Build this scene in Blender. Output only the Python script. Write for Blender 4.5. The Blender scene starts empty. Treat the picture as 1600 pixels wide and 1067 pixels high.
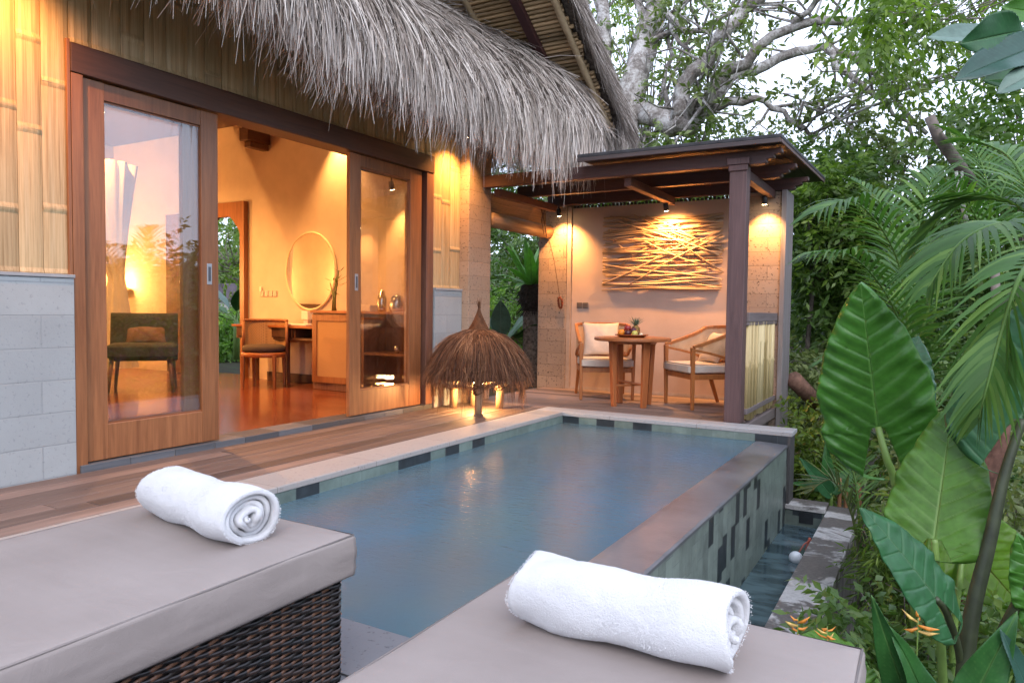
# light levels (watts of the lamps, the added room fill included)
SP, LP_DOME, LI, LE = 120, 17, 205, 105
import bpy, bmesh, math, random
import numpy as np
from mathutils import Vector, Matrix
random.seed(7); RNG = np.random.default_rng(11)
sc = bpy.context.scene
COL = sc.collection
PI = math.pi
rad = math.radians

# ------------------------------------------------------------------ camera
FPX, YAW, PIT, ROL, CAMH = 1134.866, rad(30.0495), rad(2.5441), rad(0.7094), 1.1
_f = np.array([-math.sin(YAW)*math.cos(PIT), math.cos(YAW)*math.cos(PIT), -math.sin(PIT)])
_r0 = np.array([math.cos(YAW), math.sin(YAW), 0.0]); _u0 = np.cross(_r0, _f)
_r = math.cos(ROL)*_r0 + math.sin(ROL)*_u0
_u = -math.sin(ROL)*_r0 + math.cos(ROL)*_u0
_C = np.array([0, 0, CAMH])
def W(x, y, d):
    """world point seen at photo pixel (x, y), d metres ahead of the camera"""
    return _C + d*(_f + _r*(x-800)/FPX - _u*(y-533.5)/FPX)
cam_d = bpy.data.cameras.new('camera'); cam = bpy.data.objects.new('camera', cam_d); COL.objects.link(cam)
M = Matrix.Identity(4)
for i in range(3):
    M[i][0], M[i][1], M[i][2], M[i][3] = _r[i], _u[i], -_f[i], _C[i]
cam.matrix_world = M
cam_d.sensor_width = 36; cam_d.lens = FPX/1600*36; cam_d.clip_end = 2000; cam_d.clip_start = 0.02
sc.camera = cam

# ------------------------------------------------------------------ helpers
def ss(a, b, x):
    t = np.clip((x-a)/(b-a), 0, 1); return t*t*(3-2*t)

class MB:
    """collects shapes and links them as ONE mesh object"""
    def __init__(s): s.v = []; s.f = []; s.t = []; s.cur = 0.5
    def add(s, vs, fs, tint=None):
        n = len(s.v); s.v += [tuple(map(float, p)) for p in vs]
        s.f += [tuple(n+i for i in f) for f in fs]
        s.t += [s.cur if tint is None else tint]*len(vs)
    def box(s, x0, x1, y0, y1, z0, z1, tint=None):
        s.add([(x0,y0,z0),(x1,y0,z0),(x1,y1,z0),(x0,y1,z0),(x0,y0,z1),(x1,y0,z1),(x1,y1,z1),(x0,y1,z1)],
              [(3,2,1,0),(4,5,6,7),(0,1,5,4),(1,2,6,5),(2,3,7,6),(3,0,4,7)], tint); return s
    def bar(s, a, b, w, h, up=(0,0,1), w2=None, h2=None, tint=None):
        a = np.array(a, float); b = np.array(b, float); d = b-a; d /= np.linalg.norm(d)
        up = np.array(up, float)
        if abs(d@up) > .98: up = np.array([0,1.,0])
        x = np.cross(d, up); x /= np.linalg.norm(x); y = np.cross(x, d)
        w2 = w if w2 is None else w2; h2 = h if h2 is None else h2
        vs = []
        for p, ww, hh in ((a,w,h),(b,w2,h2)):
            for i, j in ((-1,-1),(1,-1),(1,1),(-1,1)): vs.append(p+x*i*ww/2+y*j*hh/2)
        s.add(vs, [(0,1,2,3),(7,6,5,4),(0,4,5,1),(1,5,6,2),(2,6,7,3),(3,7,4,0)], tint); return s
    def tube(s, pts, rs, n=8, tint=None, caps=True, jit=0):
        P = [np.array(p, float) for p in pts]
        if not hasattr(rs, '__len__'): rs = [rs]*len(P)
        vs = []; fs = []; prev = None
        for i, p in enumerate(P):
            d = (P[min(i+1,len(P)-1)]-P[max(i-1,0)]); d /= (np.linalg.norm(d)+1e-9)
            if prev is None:
                h = np.array([0,0,1.]) if abs(d[2]) < .9 else np.array([1.,0,0])
                x = np.cross(d, h)
            else: x = prev-d*(prev@d)
            x /= np.linalg.norm(x); prev = x; y = np.cross(d, x)
            for k in range(n):
                a = 2*PI*k/n; rr = rs[i]*(1+jit*(random.random()-.5))
                vs.append(p+rr*(x*math.cos(a)+y*math.sin(a)))
        for i in range(len(P)-1):
            for k in range(n):
                a = i*n+k; b = i*n+(k+1)%n; fs.append((a, b, b+n, a+n))
        if caps:
            fs.append(tuple(range(n-1,-1,-1))); fs.append(tuple((len(P)-1)*n+k for k in range(n)))
        s.add(vs, fs, tint); return s
    def lathe(s, prof, c=(0,0,0), n=24, tint=None, sx=1, sy=1):
        vs = []; fs = []
        for r, z in prof:
            for k in range(n):
                a = 2*PI*k/n; vs.append((c[0]+sx*r*math.cos(a), c[1]+sy*r*math.sin(a), c[2]+z))
        for i in range(len(prof)-1):
            for k in range(n):
                a = i*n+k; b = i*n+(k+1)%n; fs.append((a,b,b+n,a+n))
        fs.append(tuple(range(n-1,-1,-1))); fs.append(tuple((len(prof)-1)*n+k for k in range(n)))
        s.add(vs, fs, tint); return s
    def grid(s, fn, nu, nv, tint=None, closed_u=False):
        vs = [fn(i/(nu if closed_u else nu-1), j/(nv-1)) for j in range(nv) for i in range(nu)]; fs = []
        for j in range(nv-1):
            for i in range(nu if closed_u else nu-1):
                a = j*nu+i; b = j*nu+(i+1)%nu; fs.append((a, b, b+nu, a+nu))
        s.add(vs, fs, tint); return s
    def prism(s, poly, axis, a0, a1, tint=None):
        """polygon in the two other axes, run from a0 to a1 along axis"""
        n = len(poly); vs = []
        for a in (a0, a1):
            for p in poly:
                q = list(p); q.insert(axis, a); vs.append(q)
        s.add(vs, [tuple(range(n))[::-1], tuple(range(n,2*n))]+[(i,(i+1)%n,n+(i+1)%n,n+i) for i in range(n)], tint); return s
    def build(s, name, m, parent=None, smooth=False, bevel=0, world=True, sub=0, seg=2, angle=40):
        me = bpy.data.meshes.new(name)
        off = parent_origin(parent) if (parent is not None and world) else np.zeros(3)
        v = np.array(s.v, float)-off
        me.from_pydata(v.tolist(), [], s.f)
        at = me.attributes.new('tint', 'FLOAT', 'POINT'); at.data.foreach_set('value', np.array(s.t, np.float32))
        bm = bmesh.new(); bm.from_mesh(me); bmesh.ops.recalc_face_normals(bm, faces=bm.faces); bm.to_mesh(me); bm.free()
        return finish(name, me, m, parent, smooth, bevel, sub, seg, angle)

def finish(name, me, m, parent, smooth=False, bevel=0, sub=0, seg=2, angle=40):
    o = bpy.data.objects.new(name, me); COL.objects.link(o); o.parent = parent
    if m is not None: me.materials.append(m)
    if smooth: me.polygons.foreach_set('use_smooth', [True]*len(me.polygons))
    if bevel:
        b = o.modifiers.new('bevel', 'BEVEL'); b.width = bevel; b.segments = seg; b.limit_method = 'ANGLE'; b.angle_limit = rad(angle)
    if sub:
        q = o.modifiers.new('sub', 'SUBSURF'); q.levels = sub; q.render_levels = sub
    return o
def parent_origin(p):
    o = np.zeros(3)
    while p is not None:
        o += np.array(p.location); p = p.parent
    return o
def tag(o, label=None, cat=None, group=None, kind=None):
    if label: o['label'] = label
    if cat: o['category'] = cat
    if group: o['group'] = group
    if kind: o['kind'] = kind
    return o
def thing(name, label, cat, loc=(0,0,0), rz=0, group=None):
    o = bpy.data.objects.new(name, None); COL.objects.link(o); o.empty_display_size = .1
    o.location = loc; o.rotation_euler = (0,0,rz); return tag(o, label, cat, group)
def copy_tree(o, parent=None):
    c = o.copy(); COL.objects.link(c); c.parent = parent
    for ch in list(o.children): copy_tree(ch, c)
    return c
def np_mesh(name, verts, faces, tint, m, parent=None, smooth=False):
    """fast mesh from arrays; faces n x k"""
    me = bpy.data.meshes.new(name)
    v = np.asarray(verts, np.float32)
    if parent is not None: v = v-parent_origin(parent).astype(np.float32)
    nf, k = faces.shape
    me.vertices.add(len(v)); me.vertices.foreach_set('co', v.ravel())
    me.loops.add(nf*k); me.loops.foreach_set('vertex_index', faces.astype(np.int32).ravel())
    me.polygons.add(nf); me.polygons.foreach_set('loop_start', np.arange(0, nf*k, k, dtype=np.int32))
    at = me.attributes.new('tint', 'FLOAT', 'POINT'); at.data.foreach_set('value', np.asarray(tint, np.float32))
    me.update(calc_edges=True); me.validate()
    return finish(name, me, m, parent, smooth)

# ------------------------------------------------------------------ materials
class N:
    """small node-tree writer"""
    def __init__(s, name):
        s.m = bpy.data.materials.new(name); s.m.use_nodes = True; s.t = s.m.node_tree; s.t.nodes.clear()
        s.out = s.t.nodes.new('ShaderNodeOutputMaterial')
    def n(s, typ, **kw):
        q = s.t.nodes.new('ShaderNode'+typ)
        for k, v in kw.items():
            if hasattr(q, k): setattr(q, k, v)
        return q
    def l(s, a, b): s.t.links.new(a, b)
    def setv(s, sock, v):
        if hasattr(v, 'is_linked') or isinstance(v, bpy.types.NodeSocket): s.l(v, sock)
        else: sock.default_value = v
    def coords(s, scale=(1,1,1), rot=(0,0,0), kind='Object'):
        c = s.n('TexCoord'); mp = s.n('Mapping'); s.l(c.outputs[kind], mp.inputs[0])
        mp.inputs['Scale'].default_value = scale; mp.inputs['Rotation'].default_value = rot; return mp.outputs[0]
    def noise(s, vec, scale, detail=4, rough=.55, dist=0):
        q = s.n('TexNoise'); s.l(vec, q.inputs['Vector']); q.inputs['Scale'].default_value = scale
        q.inputs['Detail'].default_value = detail; q.inputs['Roughness'].default_value = rough; q.inputs['Distortion'].default_value = dist
        return q.outputs['Fac']
    def math(s, op, a, b=0.0, c=None, clamp=False):
        q = s.n('Math', operation=op, use_clamp=clamp); s.setv(q.inputs[0], a); s.setv(q.inputs[1], b)
        if c is not None: s.setv(q.inputs[2], c)
        return q.outputs[0]
    def ramp(s, fac, stops):
        q = s.n('ValToRGB'); s.l(fac, q.inputs[0]); e = q.color_ramp.elements
        while len(e) < len(stops): e.new(.5)
        for i, (p, c) in enumerate(stops): e[i].position = p; e[i].color = (*c, 1)
        return q.outputs[0]
    def mix(s, fac, a, b, mode='MIX'):
        q = s.n('Mix', data_type='RGBA', blend_type=mode); s.setv(q.inputs[0], fac)
        for i, v in ((6, a), (7, b)):
            if isinstance(v, tuple): q.inputs[i].default_value = (*v, 1)
            else: s.l(v, q.inputs[i])
        return q.outputs[2]
    def attr(s, name='tint'):
        q = s.n('Attribute'); q.attribute_name = name; return q.outputs['Fac']
    def bump(s, h, strength=.3, dist=.01, normal=None):
        q = s.n('Bump'); s.l(h, q.inputs['Height']); q.inputs['Strength'].default_value = strength; q.inputs['Distance'].default_value = dist
        if normal is not None: s.l(normal, q.inputs['Normal'])
        return q.outputs[0]
    def bsdf(s, col, rough=.6, spec=.5, metal=0, normal=None, **kw):
        q = s.n('BsdfPrincipled')
        if isinstance(col, tuple): q.inputs['Base Color'].default_value = (*col, 1)
        else: s.l(col, q.inputs['Base Color'])
        s.setv(q.inputs['Roughness'], rough); q.inputs['Specular IOR Level'].default_value = spec; q.inputs['Metallic'].default_value = metal
        if normal is not None: s.l(normal, q.inputs['Normal'])
        for k, v in kw.items(): s.setv(q.inputs[k.replace('_', ' ')], v)
        return q
    def done(s, sh):
        s.l(sh.outputs[0] if hasattr(sh, 'outputs') else sh, s.out.inputs[0]); return s.m

def simple(name, c, rough=.5, metal=0, var=.12, scale=12, spec=.5, bump=0, bs=60):
    k = N(name); v = k.coords(); n1 = k.noise(v, scale, 4)
    col = k.ramp(n1, [(.3, tuple(x*(1-var) for x in c)), (.7, tuple(min(1, x*(1+var)) for x in c))])
    nm = k.bump(k.noise(v, bs, 3), bump, .004) if bump else None
    return k.done(k.bsdf(col, rough, spec, metal, nm))
def wood(name, dark, light, axis=2, rough=.45, scale=1.0, tintv=.35, bump=.15, spec=.5):
    sc_ = [22*scale]*3; sc_[axis] = 1.3*scale
    k = N(name); v = k.coords(tuple(sc_)); n1 = k.noise(v, 1.0, 6, .65, .6); v2 = k.coords(tuple(x*4 for x in sc_)); n2 = k.noise(v2, 1.0, 3)
    f = k.math('ADD', k.math('MULTIPLY', n1, .75), k.math('MULTIPLY', n2, .25))
    col = k.ramp(f, [(.3, dark), (.5, tuple((a+b)/2 for a, b in zip(dark, light))), (.7, light)])
    t = k.attr(); g = k.math('MULTIPLY_ADD', t, tintv*2, 1-tintv)
    cv = k.n('CombineColor'); [k.l(g, cv.inputs[i]) for i in range(3)]
    col = k.mix(1.0, col, cv.outputs[0], 'MULTIPLY')
    return k.done(k.bsdf(col, rough, spec, 0, k.bump(f, bump, .004)))
def blocks(name, c1, c2, mortar, bw, bh, ax=(1,2), off=.5, rough=.75, bump=.4, pit=.3, msize=.012, var=.5):
    """stone or tile blocks laid in the plane of two axes of the object"""
    k = N(name); c = k.n('TexCoord'); sp = k.n('SeparateXYZ'); k.l(c.outputs['Object'], sp.inputs[0])
    cb = k.n('CombineXYZ'); k.l(sp.outputs[ax[0]], cb.inputs[0]); k.l(sp.outputs[ax[1]], cb.inputs[1])
    b = k.n('TexBrick'); k.l(cb.outputs[0], b.inputs['Vector']); b.offset = off
    b.inputs['Scale'].default_value = 1; b.inputs['Brick Width'].default_value = bw; b.inputs['Row Height'].default_value = bh
    b.inputs['Mortar Size'].default_value = msize; b.inputs['Mortar Smooth'].default_value = .3; b.inputs['Bias'].default_value = 0
    b.inputs['Color1'].default_value = (*c1, 1); b.inputs['Color2'].default_value = (*c2, 1); b.inputs['Mortar'].default_value = (*mortar, 1)
    v = k.coords(); n1 = k.noise(v, 3.5, 6, .6); n2 = k.noise(v, 38, 4, .7)
    col = k.mix(k.math('MULTIPLY', n1, var), b.outputs[0], tuple(x*.62 for x in c2))
    pitm = k.ramp(n2, [(.33, (0,0,0)), (.42, (1,1,1))])
    col = k.mix(pit, col, k.mix(1.0, col, pitm, 'MULTIPLY'))
    h = k.math('ADD', k.math('MULTIPLY', b.outputs['Fac'], -1.2), k.math('MULTIPLY', n2, .35))
    return k.done(k.bsdf(col, rough, .3, 0, k.bump(h, bump, .01)))
def tiles(name, light, dark, su, sv, ax, ratio, rough=.45, grout=(.10,.12,.12), seed=0.0, shift=(0,0)):
    """square-cut pool tiles: most pale green, some near black, picked at random cell by cell"""
    k = N(name); c = k.n('TexCoord'); sp = k.n('SeparateXYZ'); k.l(c.outputs['Object'], sp.inputs[0])
    u = k.math('DIVIDE', k.math('ADD', sp.outputs[ax[0]], shift[0]), su); v = k.math('DIVIDE', k.math('ADD', sp.outputs[ax[1]], shift[1]), sv)
    fu = k.math('FLOOR', u); fv0 = k.math('FLOOR', v)
    # columns slide against each other a little
    cbu = k.n('CombineXYZ'); k.l(fu, cbu.inputs[0]); cbu.inputs[1].default_value = 3.3+seed
    wn0 = k.n('TexWhiteNoise', noise_dimensions='2D'); k.l(cbu.outputs[0], wn0.inputs['Vector'])
    v = k.math('ADD', v, wn0.outputs['Value']) if sv > .15 else v
    fv = k.math('FLOOR', v)
    cb = k.n('CombineXYZ'); k.l(fu, cb.inputs[0]); k.l(fv, cb.inputs[1]); cb.inputs[2].default_value = seed
    wn = k.n('TexWhiteNoise', noise_dimensions='3D'); k.l(cb.outputs[0], wn.inputs['Vector'])
    isd = k.math('LESS_THAN', wn.outputs['Value'], ratio)
    co = k.coords(); n1 = k.noise(co, 9, 5, .6)
    lc = k.ramp(n1, [(.3, tuple(x*.75 for x in light)), (.7, tuple(x*1.2 for x in light))])
    shade = k.math('MULTIPLY_ADD', k.math('FRACT', k.math('MULTIPLY', wn.outputs['Value'], 7.31)), .26, .84)
    cs = k.n('CombineColor'); [k.l(shade, cs.inputs[i]) for i in range(3)]
    lc = k.mix(1.0, lc, cs.outputs[0], 'MULTIPLY')
    dc = k.ramp(n1, [(.3, dark), (.7, tuple(x*2.2 for x in dark))])
    col = k.mix(isd, lc, dc)
    eu = k.math('LESS_THAN', k.math('FRACT', u), .004/su); ev = k.math('LESS_THAN', k.math('FRACT', v), .004/sv)
    g = k.math('MAXIMUM', eu, ev)
    col = k.mix(k.math('MULTIPLY', g, .6), col, grout)
    return k.done(k.bsdf(col, rough, .5, 0, k.bump(k.math('SUBTRACT', k.noise(co, 40, 4), g), .2, .004)))
def leafmat(name, c, c2, rough=.4, trans=.35, clump=1.2, spec=.4):
    k = N(name); t = k.attr(); c0 = k.n('TexCoord'); n1 = k.noise(c0.outputs['Object'], clump, 2)
    f = k.math('ADD', k.math('MULTIPLY', t, .65), k.math('MULTIPLY', n1, .35))
    col = k.ramp(f, [(.15, tuple(x*.5 for x in c)), (.5, c), (.85, c2)])
    b = k.bsdf(col, rough, spec)
    tr = k.n('BsdfTranslucent'); k.l(k.mix(1.0, col, (1.3,1.5,.6), 'MULTIPLY'), tr.inputs[0])
    mx = k.n('MixShader'); mx.inputs[0].default_value = trans; k.l(b.outputs[0], mx.inputs[1]); k.l(tr.outputs[0], mx.inputs[2])
    return k.done(mx)
def emit(name, c, s):
    k = N(name); e = k.n('Emission'); e.inputs[0].default_value = (*c, 1); e.inputs[1].default_value = s; return k.done(e)
WARM = (1.0, .44, .125)

MT = {}
MT['teak'] = wood('teak', (.17,.062,.024), (.35,.145,.058), 2, .38)
MT['teak_y'] = wood('teak_y', (.17,.055,.022), (.36,.135,.055), 1, .38)
MT['teak_x'] = wood('teak_x', (.22,.065,.022), (.40,.14,.045), 0, .38)
MT['teak_chair'] = wood('teak_chair', (.26,.085,.025), (.46,.18,.055), 2, .4, 1.5)
MT['frame_dark'] = wood('frame_dark', (.05,.021,.013), (.115,.048,.027), 1, .5)
MT['frame_dark_z'] = wood('frame_dark_z', (.10,.045,.03), (.24,.11,.07), 2, .5)
MT['merbau_x'] = wood('merbau_x', (.05,.024,.022), (.11,.055,.048), 0, .5)
MT['merbau_y'] = wood('merbau_y', (.055,.025,.022), (.13,.062,.052), 1, .5)
MT['merbau_z'] = wood('merbau_z', (.075,.040,.040), (.155,.088,.084), 2, .55)
MT['greywood_z'] = wood('greywood_z', (.16,.14,.14), (.28,.25,.25), 2, .7)
MT['greywood_y'] = wood('greywood_y', (.13,.10,.10), (.22,.18,.18), 1, .6)
MT['teak_red'] = wood('teak_red', (.24,.07,.022), (.42,.14,.045), 2, .4)
MT['stick'] = wood('stick', (.38,.24,.14), (.60,.43,.27), 0, .6)
MT['lampstick'] = wood('lampstick', (.28,.19,.11), (.50,.38,.24), 2, .7)
MT['bark'] = simple('bark', (.15,.125,.11), .9, 0, .6, 7, .2, .8, 30)
MT['black'] = simple('black_metal', (.02,.02,.02), .4, 0, .1)
MT['steel'] = simple('steel', (.6,.58,.55), .18, 1, .05)
MT['white'] = simple('white_paint', (.78,.76,.72), .5, 0, .04)
MT['brass'] = simple('brass', (.75,.62,.38), .3, 1, .08)
MT['plate'] = simple('switch_plate', (.16,.13,.11), .35, 0, .1)
MT['greymetal'] = simple('grey_metal', (.45,.47,.5), .35, .6, .1)
# ------------------------------------------------------------------ setting
def ground_z(x, y):
    z = -1.7 + 0*x
    garden = ss(-4.4, -5.2, x)*ss(7.4, 7.7, y)
    back = ss(-11.5, -12.6, x)
    z = z + 1.55*np.maximum(garden, back)
    z = z + .5*ss(9.6, 14, y)*(1-np.maximum(garden, back))*ss(3, -3, x)
    z = z + 7*ss(22, 80, np.hypot(x, y)) + .06*np.sin(x*1.7+y)*np.cos(y*1.3)
    return z
xs = np.unique(np.concatenate([np.linspace(-16, 14, 121), np.linspace(-300, -16, 30), np.linspace(14, 300, 30)]))
ys = np.unique(np.concatenate([np.linspace(-6, 26, 129), np.linspace(-300, -6, 30), np.linspace(26, 300, 30)]))
X, Y = np.meshgrid(xs, ys); Z = ground_z(X, Y)
idx = np.arange(X.size).reshape(X.shape)
F = np.stack([idx[:-1,:-1], idx[:-1,1:], idx[1:,1:], idx[1:,:-1]], -1).reshape(-1, 4)
k = N('soil'); v = k.coords(); n1 = k.noise(v, 3, 8, .7); n2 = k.noise(v, 40, 4, .7)
col = k.ramp(k.math('ADD', k.math('MULTIPLY', n1, .6), k.math('MULTIPLY', n2, .4)), [(.35, (.025,.02,.014)), (.5, (.06,.05,.03)), (.62, (.05,.08,.025)), (.75, (.10,.09,.05))])
g = np_mesh('ground', np.stack([X, Y, Z], -1).reshape(-1, 3), F, np.full(X.size, .5), k.done(k.bsdf(col, .9, .2, 0, k.bump(n2, .8, .05))), None, True)
tag(g, 'dark garden soil under the plants', 'ground', kind='structure')

deckm = wood('deckwood', (.09,.06,.05), (.21,.15,.127), 1, .55, .8, .5, .35)
deckm_x = wood('deckwood_x', (.13,.092,.08), (.26,.19,.165), 0, .55, .8, .45, .3)
m = MB(); x = -4.77; i = 0
while x < -3.73:
    w = .139
    x1 = min(x+w, -3.722); y = -3.0+random.random()*1.5-1
    while y < 7.23:
        L = 1.8+random.random()*1.6; ye = min(y+L, 7.235)
        if ye-y > .03: m.box(x, x1, y, ye-.004, -.03, random.uniform(-.002, .001), random.random())
        y = ye
    x = x1+.0055; i += 1
d = m.build('deck', deckm, None, bevel=.003, seg=1); tag(d, 'weathered brown plank deck between the villa and the pool', 'deck', kind='structure')
m = MB(); y = 7.242
while y < 9.17:
    x = -4.9-random.random(); y1 = min(y+.139, 9.175)
    while x < -1.62:
        xe = min(x+1.5+random.random()*1.5, -1.615)
        if xe > -4.78 and xe-max(x, -4.775) > .03: m.box(max(x, -4.775), xe-.004, y, y1, -.03, random.uniform(-.002, .001), random.random())
        x = xe
    y = y1+.005
d = m.build('deck', deckm_x, None, bevel=.003, seg=1); tag(d, 'plank floor under the pavilion', 'deck', kind='structure')
sub = MB(); sub.box(-4.95, -3.75, -4, 9.2, -1.6, -.032); sub.box(-3.75, -1.66, 7.26, 9.2, -1.6, -.032)
tag(sub.build('deck_base', simple('deck_base', (.12,.10,.09), .9)), 'dark base below the deck', 'base', kind='structure')

pavm = blocks('paving', (.17,.17,.185), (.21,.21,.225), (.10,.10,.11), .6, .4, (0,1), .5, .7, .25, .5, .006, .5)
m = MB(); m.box(-3.70, .10, -3, 1.60, -.6, -.004)
tag(m.build('paving', pavm), 'grey stone paving under the daybeds', 'paving', kind='structure')

# ------------------------------------------------------------------ swimming pool
WZ = -.10
green, dark = (.165,.215,.19), (.018,.022,.025)
pool = thing('swimming_pool', 'long plunge pool with pale stone coping and a wet infinity edge', 'pool', (-2.4, 4.4, 0))
cop = blocks('coping_stone', (.34,.31,.29), (.40,.365,.345), (.25,.22,.2), .9, .9, (1,0), .5, .55, .2, .3, .004, .35)
copx = blocks('coping_stone_x', (.37,.36,.36), (.44,.43,.43), (.25,.22,.2), .9, .9, (0,1), .5, .5, .2, .3, .004, .35)
MB().box(-3.715, -3.385, 1.60, 6.955, -.028, .012).build('coping', cop, pool, bevel=.006)
MB().box(-3.715, -1.07, 6.958, 7.238, -.03, .012).build('coping', copx, pool, bevel=.006)
MB().box(-3.382, -1.1, 1.604, 1.90, -.028, .0).build('coping', pavm, pool, bevel=.005)
wl_y = tiles('waterline_tiles', green, dark, .2, .1, (1,2), .24, .3, seed=2.0, shift=(3, 10.028))
wl_x = tiles('waterline_tiles_x', green, dark, .2, .1, (0,2), .2, .3, seed=5.0, shift=(3, 10.028))
MB().box(-3.56, -3.39, 1.7, 6.96, -1.5, -.0285).build('pool_wall', wl_y, pool)
MB().box(-3.56, -1.11, 6.962, 7.2, -1.6, -.0305).build('pool_wall', wl_x, pool)
MB().box(-3.4, -1.15, 1.7, 1.895, -1.5, -.0285).build('pool_wall', wl_x, pool)
MB().box(-3.55, -1.15, 1.75, 7.1, -1.6, -1.3).build('pool_floor', tiles('pool_floor_tiles', green, dark, .2, .2, (0,1), .2, .4, seed=1.0), pool)
# infinity edge: a thick wall with a bevelled wet top, tiled on the garden side
it = tiles('infinity_tiles', (.205,.245,.215), dark, .115, .225, (1,2), .17, .38, seed=9.0)
MB().prism([(-1.38, -.1), (-1.345, -.099), (-1.118, -.109), (-1.112, -.122), (-1.112, -1.69), (-1.38, -1.69)], 1, 1.9, 6.96).build('infinity_edge', it, pool)
k = N('wet_stone'); v = k.coords(); n1 = k.noise(v, 2.2, 5, .6); n2 = k.noise(v, 30, 4, .7)
wetc = k.ramp(n1, [(.3, (.07,.066,.07)), (.5, (.13,.133,.145)), (.64, (.17,.165,.17)), (.80, (.20,.155,.12))])
MT['wet_stone'] = k.done(k.bsdf(wetc, k.math('MULTIPLY_ADD', n1, .3, .2), .3, 0, k.bump(n2, .25, .004), Coat_Weight=.2, Coat_Roughness=.25))
MB().prism([(-1.385, -.096), (-1.35, -.0945), (-1.118, -.1045), (-1.103, -.110), (-1.103, -.128), (-1.116, -.128), (-1.12, -.108), (-1.385, -.0985)], 1, 1.902, 6.955).build('edge_cap', MT['wet_stone'], pool, bevel=.003)
MB().box(-1.11, -1.085, 6.958, 7.2, -1.6, -.031).build('corner_trim', simple('corner_trim', (.07,.065,.065), .6), pool)

# water surface of the pool
k = N('pool_water'); v = k.coords((1,1,1)); va = k.coords((2.0,5.0,1), (0,0,rad(30)))
big = k.noise(k.coords((.55,.4,1)), 1.6, 3, .5); rip = k.noise(va, 5, 3, .6); rip2 = k.noise(k.coords((9,16,1), (0,0,rad(30))), 2.5, 4, .6)
body = k.ramp(big, [(.32, (.13,.205,.22)), (.5, (.095,.20,.27)), (.68, (.08,.215,.335))])
pat = k.noise(k.coords((.8,.55,1), (0,0,rad(20))), 1.6, 2, .5, .2); body = k.mix(k.ramp(pat, [(.40, (0,0,0)), (.75, (.45,.45,.45))]), body, (.155,.155,.148))
diff = k.bsdf(body, .9, 0.0); trn = k.n('BsdfTransparent'); trn.inputs[0].default_value = (.35,.62,.66,1)
m1 = k.n('MixShader'); m1.inputs[0].default_value = .72; k.l(trn.outputs[0], m1.inputs[1]); k.l(diff.outputs[0], m1.inputs[2])
nm = k.bump(k.math('ADD', k.math('MULTIPLY', rip, .6), k.math('MULTIPLY', rip2, .4)), .20, .03)
gl = k.n('BsdfGlossy'); gl.inputs['Roughness'].default_value = .19; k.l(nm, gl.inputs['Normal'])
fr = k.n('Fresnel'); fr.inputs[0].default_value = 1.33; k.l(nm, fr.inputs['Normal'])
m2 = k.n('MixShader'); k.l(fr.outputs[0], m2.inputs[0]); k.l(m1.outputs[0], m2.inputs[1]); k.l(gl.outputs[0], m2.inputs[2])
MT['water'] = k.done(m2)
m = MB(); m.add([(-3.389, 1.897, WZ), (-1.37, 1.897, WZ), (-1.37, 6.961, WZ), (-3.389, 6.961, WZ)], [(0,1,2,3)])
tag(m.build('pool_water', MT['water']), 'still milky blue water filling the plunge pool', 'water', kind='structure')

# overflow basin along the garden side
basin = thing('overflow_basin', 'narrow low overflow channel with a mottled wet concrete rim below the infinity edge', 'basin', (-.8, 4.4, -1))
k = N('wet_rim'); v = k.coords(); n1 = k.noise(v, 2.6, 6, .62, .8); n2 = k.noise(v, 45, 4, .7)
dry = k.ramp(n1, [(.50, (0,0,0)), (.56, (1,1,1))])
rc = k.mix(dry, k.ramp(n2, [(.3, (.085,.075,.07)), (.7, (.16,.14,.13))]), k.ramp(n2, [(.3, (.34,.32,.31)), (.7, (.55,.53,.52))]))
MT['rim'] = k.done(k.bsdf(rc, .55, .4, 0, k.bump(n2, .3, .006)))
MB().box(-.772, -.506, 1.2, 7.25, -.76, -.68).build('rim', MT['rim'], basin, bevel=.006)
k = N('stained_concrete'); v = k.coords((3,3,.6)); n1 = k.noise(v, 1.5, 6, .65)
MT['concrete'] = k.done(k.bsdf(k.ramp(n1, [(.3, (.07,.065,.06)), (.7, (.26,.24,.23))]), .85, .2, 0, k.bump(k.noise(k.coords(), 40, 4), .4, .01)))
MB().box(-.765, -.515, 1.2, 7.2, -2.2, -.762).build('basin_wall', MT['concrete'], basin)
MB().box(-1.112, -.767, 6.95, 7.2, -1.7, -.69).build('basin_wall', tiles('basin_tiles', (.13,.16,.14), dark, .25, .2, (0,2), .3, .4, seed=4.0, shift=(5,10.02)), basin)
MB().box(-1.112, -.774, 6.94, 7.22, -.688, -.645).build('rim', MT['rim'], basin, bevel=.005)
k = N('basin_water'); v = k.coords((2,5,1)); n1 = k.noise(v, 1.1, 3)
diff = k.bsdf(k.ramp(n1, [(.40, (.03,.05,.06)), (.56, (.09,.14,.16))]), .1, .6, 0, k.bump(k.noise(k.coords(), 9, 3), .06, .02))
m = MB(); m.add([(-1.111, 1.2, -.83), (-.766, 1.2, -.83), (-.766, 6.949, -.83), (-1.111, 6.949, -.83)], [(0,1,2,3)])
tag(m.build('basin_water', k.done(diff)), 'dark still water in the overflow channel', 'water', kind='structure')
MB().box(-.99, -.87, 6.9445, 6.9495, -.80, -.70).build('dark_tile', simple('black_tile', (.015,.016,.018), .3, 0, .4), basin, bevel=.002)
fv = thing('float_valve', 'white float ball on a thin brass arm in the overflow channel', 'float valve', (-.84, 5.98, -.80))
MB().lathe([(.0005,-.05)]+[(.052*math.sin(a), -.05*math.cos(a)) for a in np.linspace(.2, PI-.2, 10)]+[(.0005,.05)], (-.86, 5.93, -.80), 18).build('float_ball', simple('float_white', (.8,.82,.85), .3), fv, True)
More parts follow.
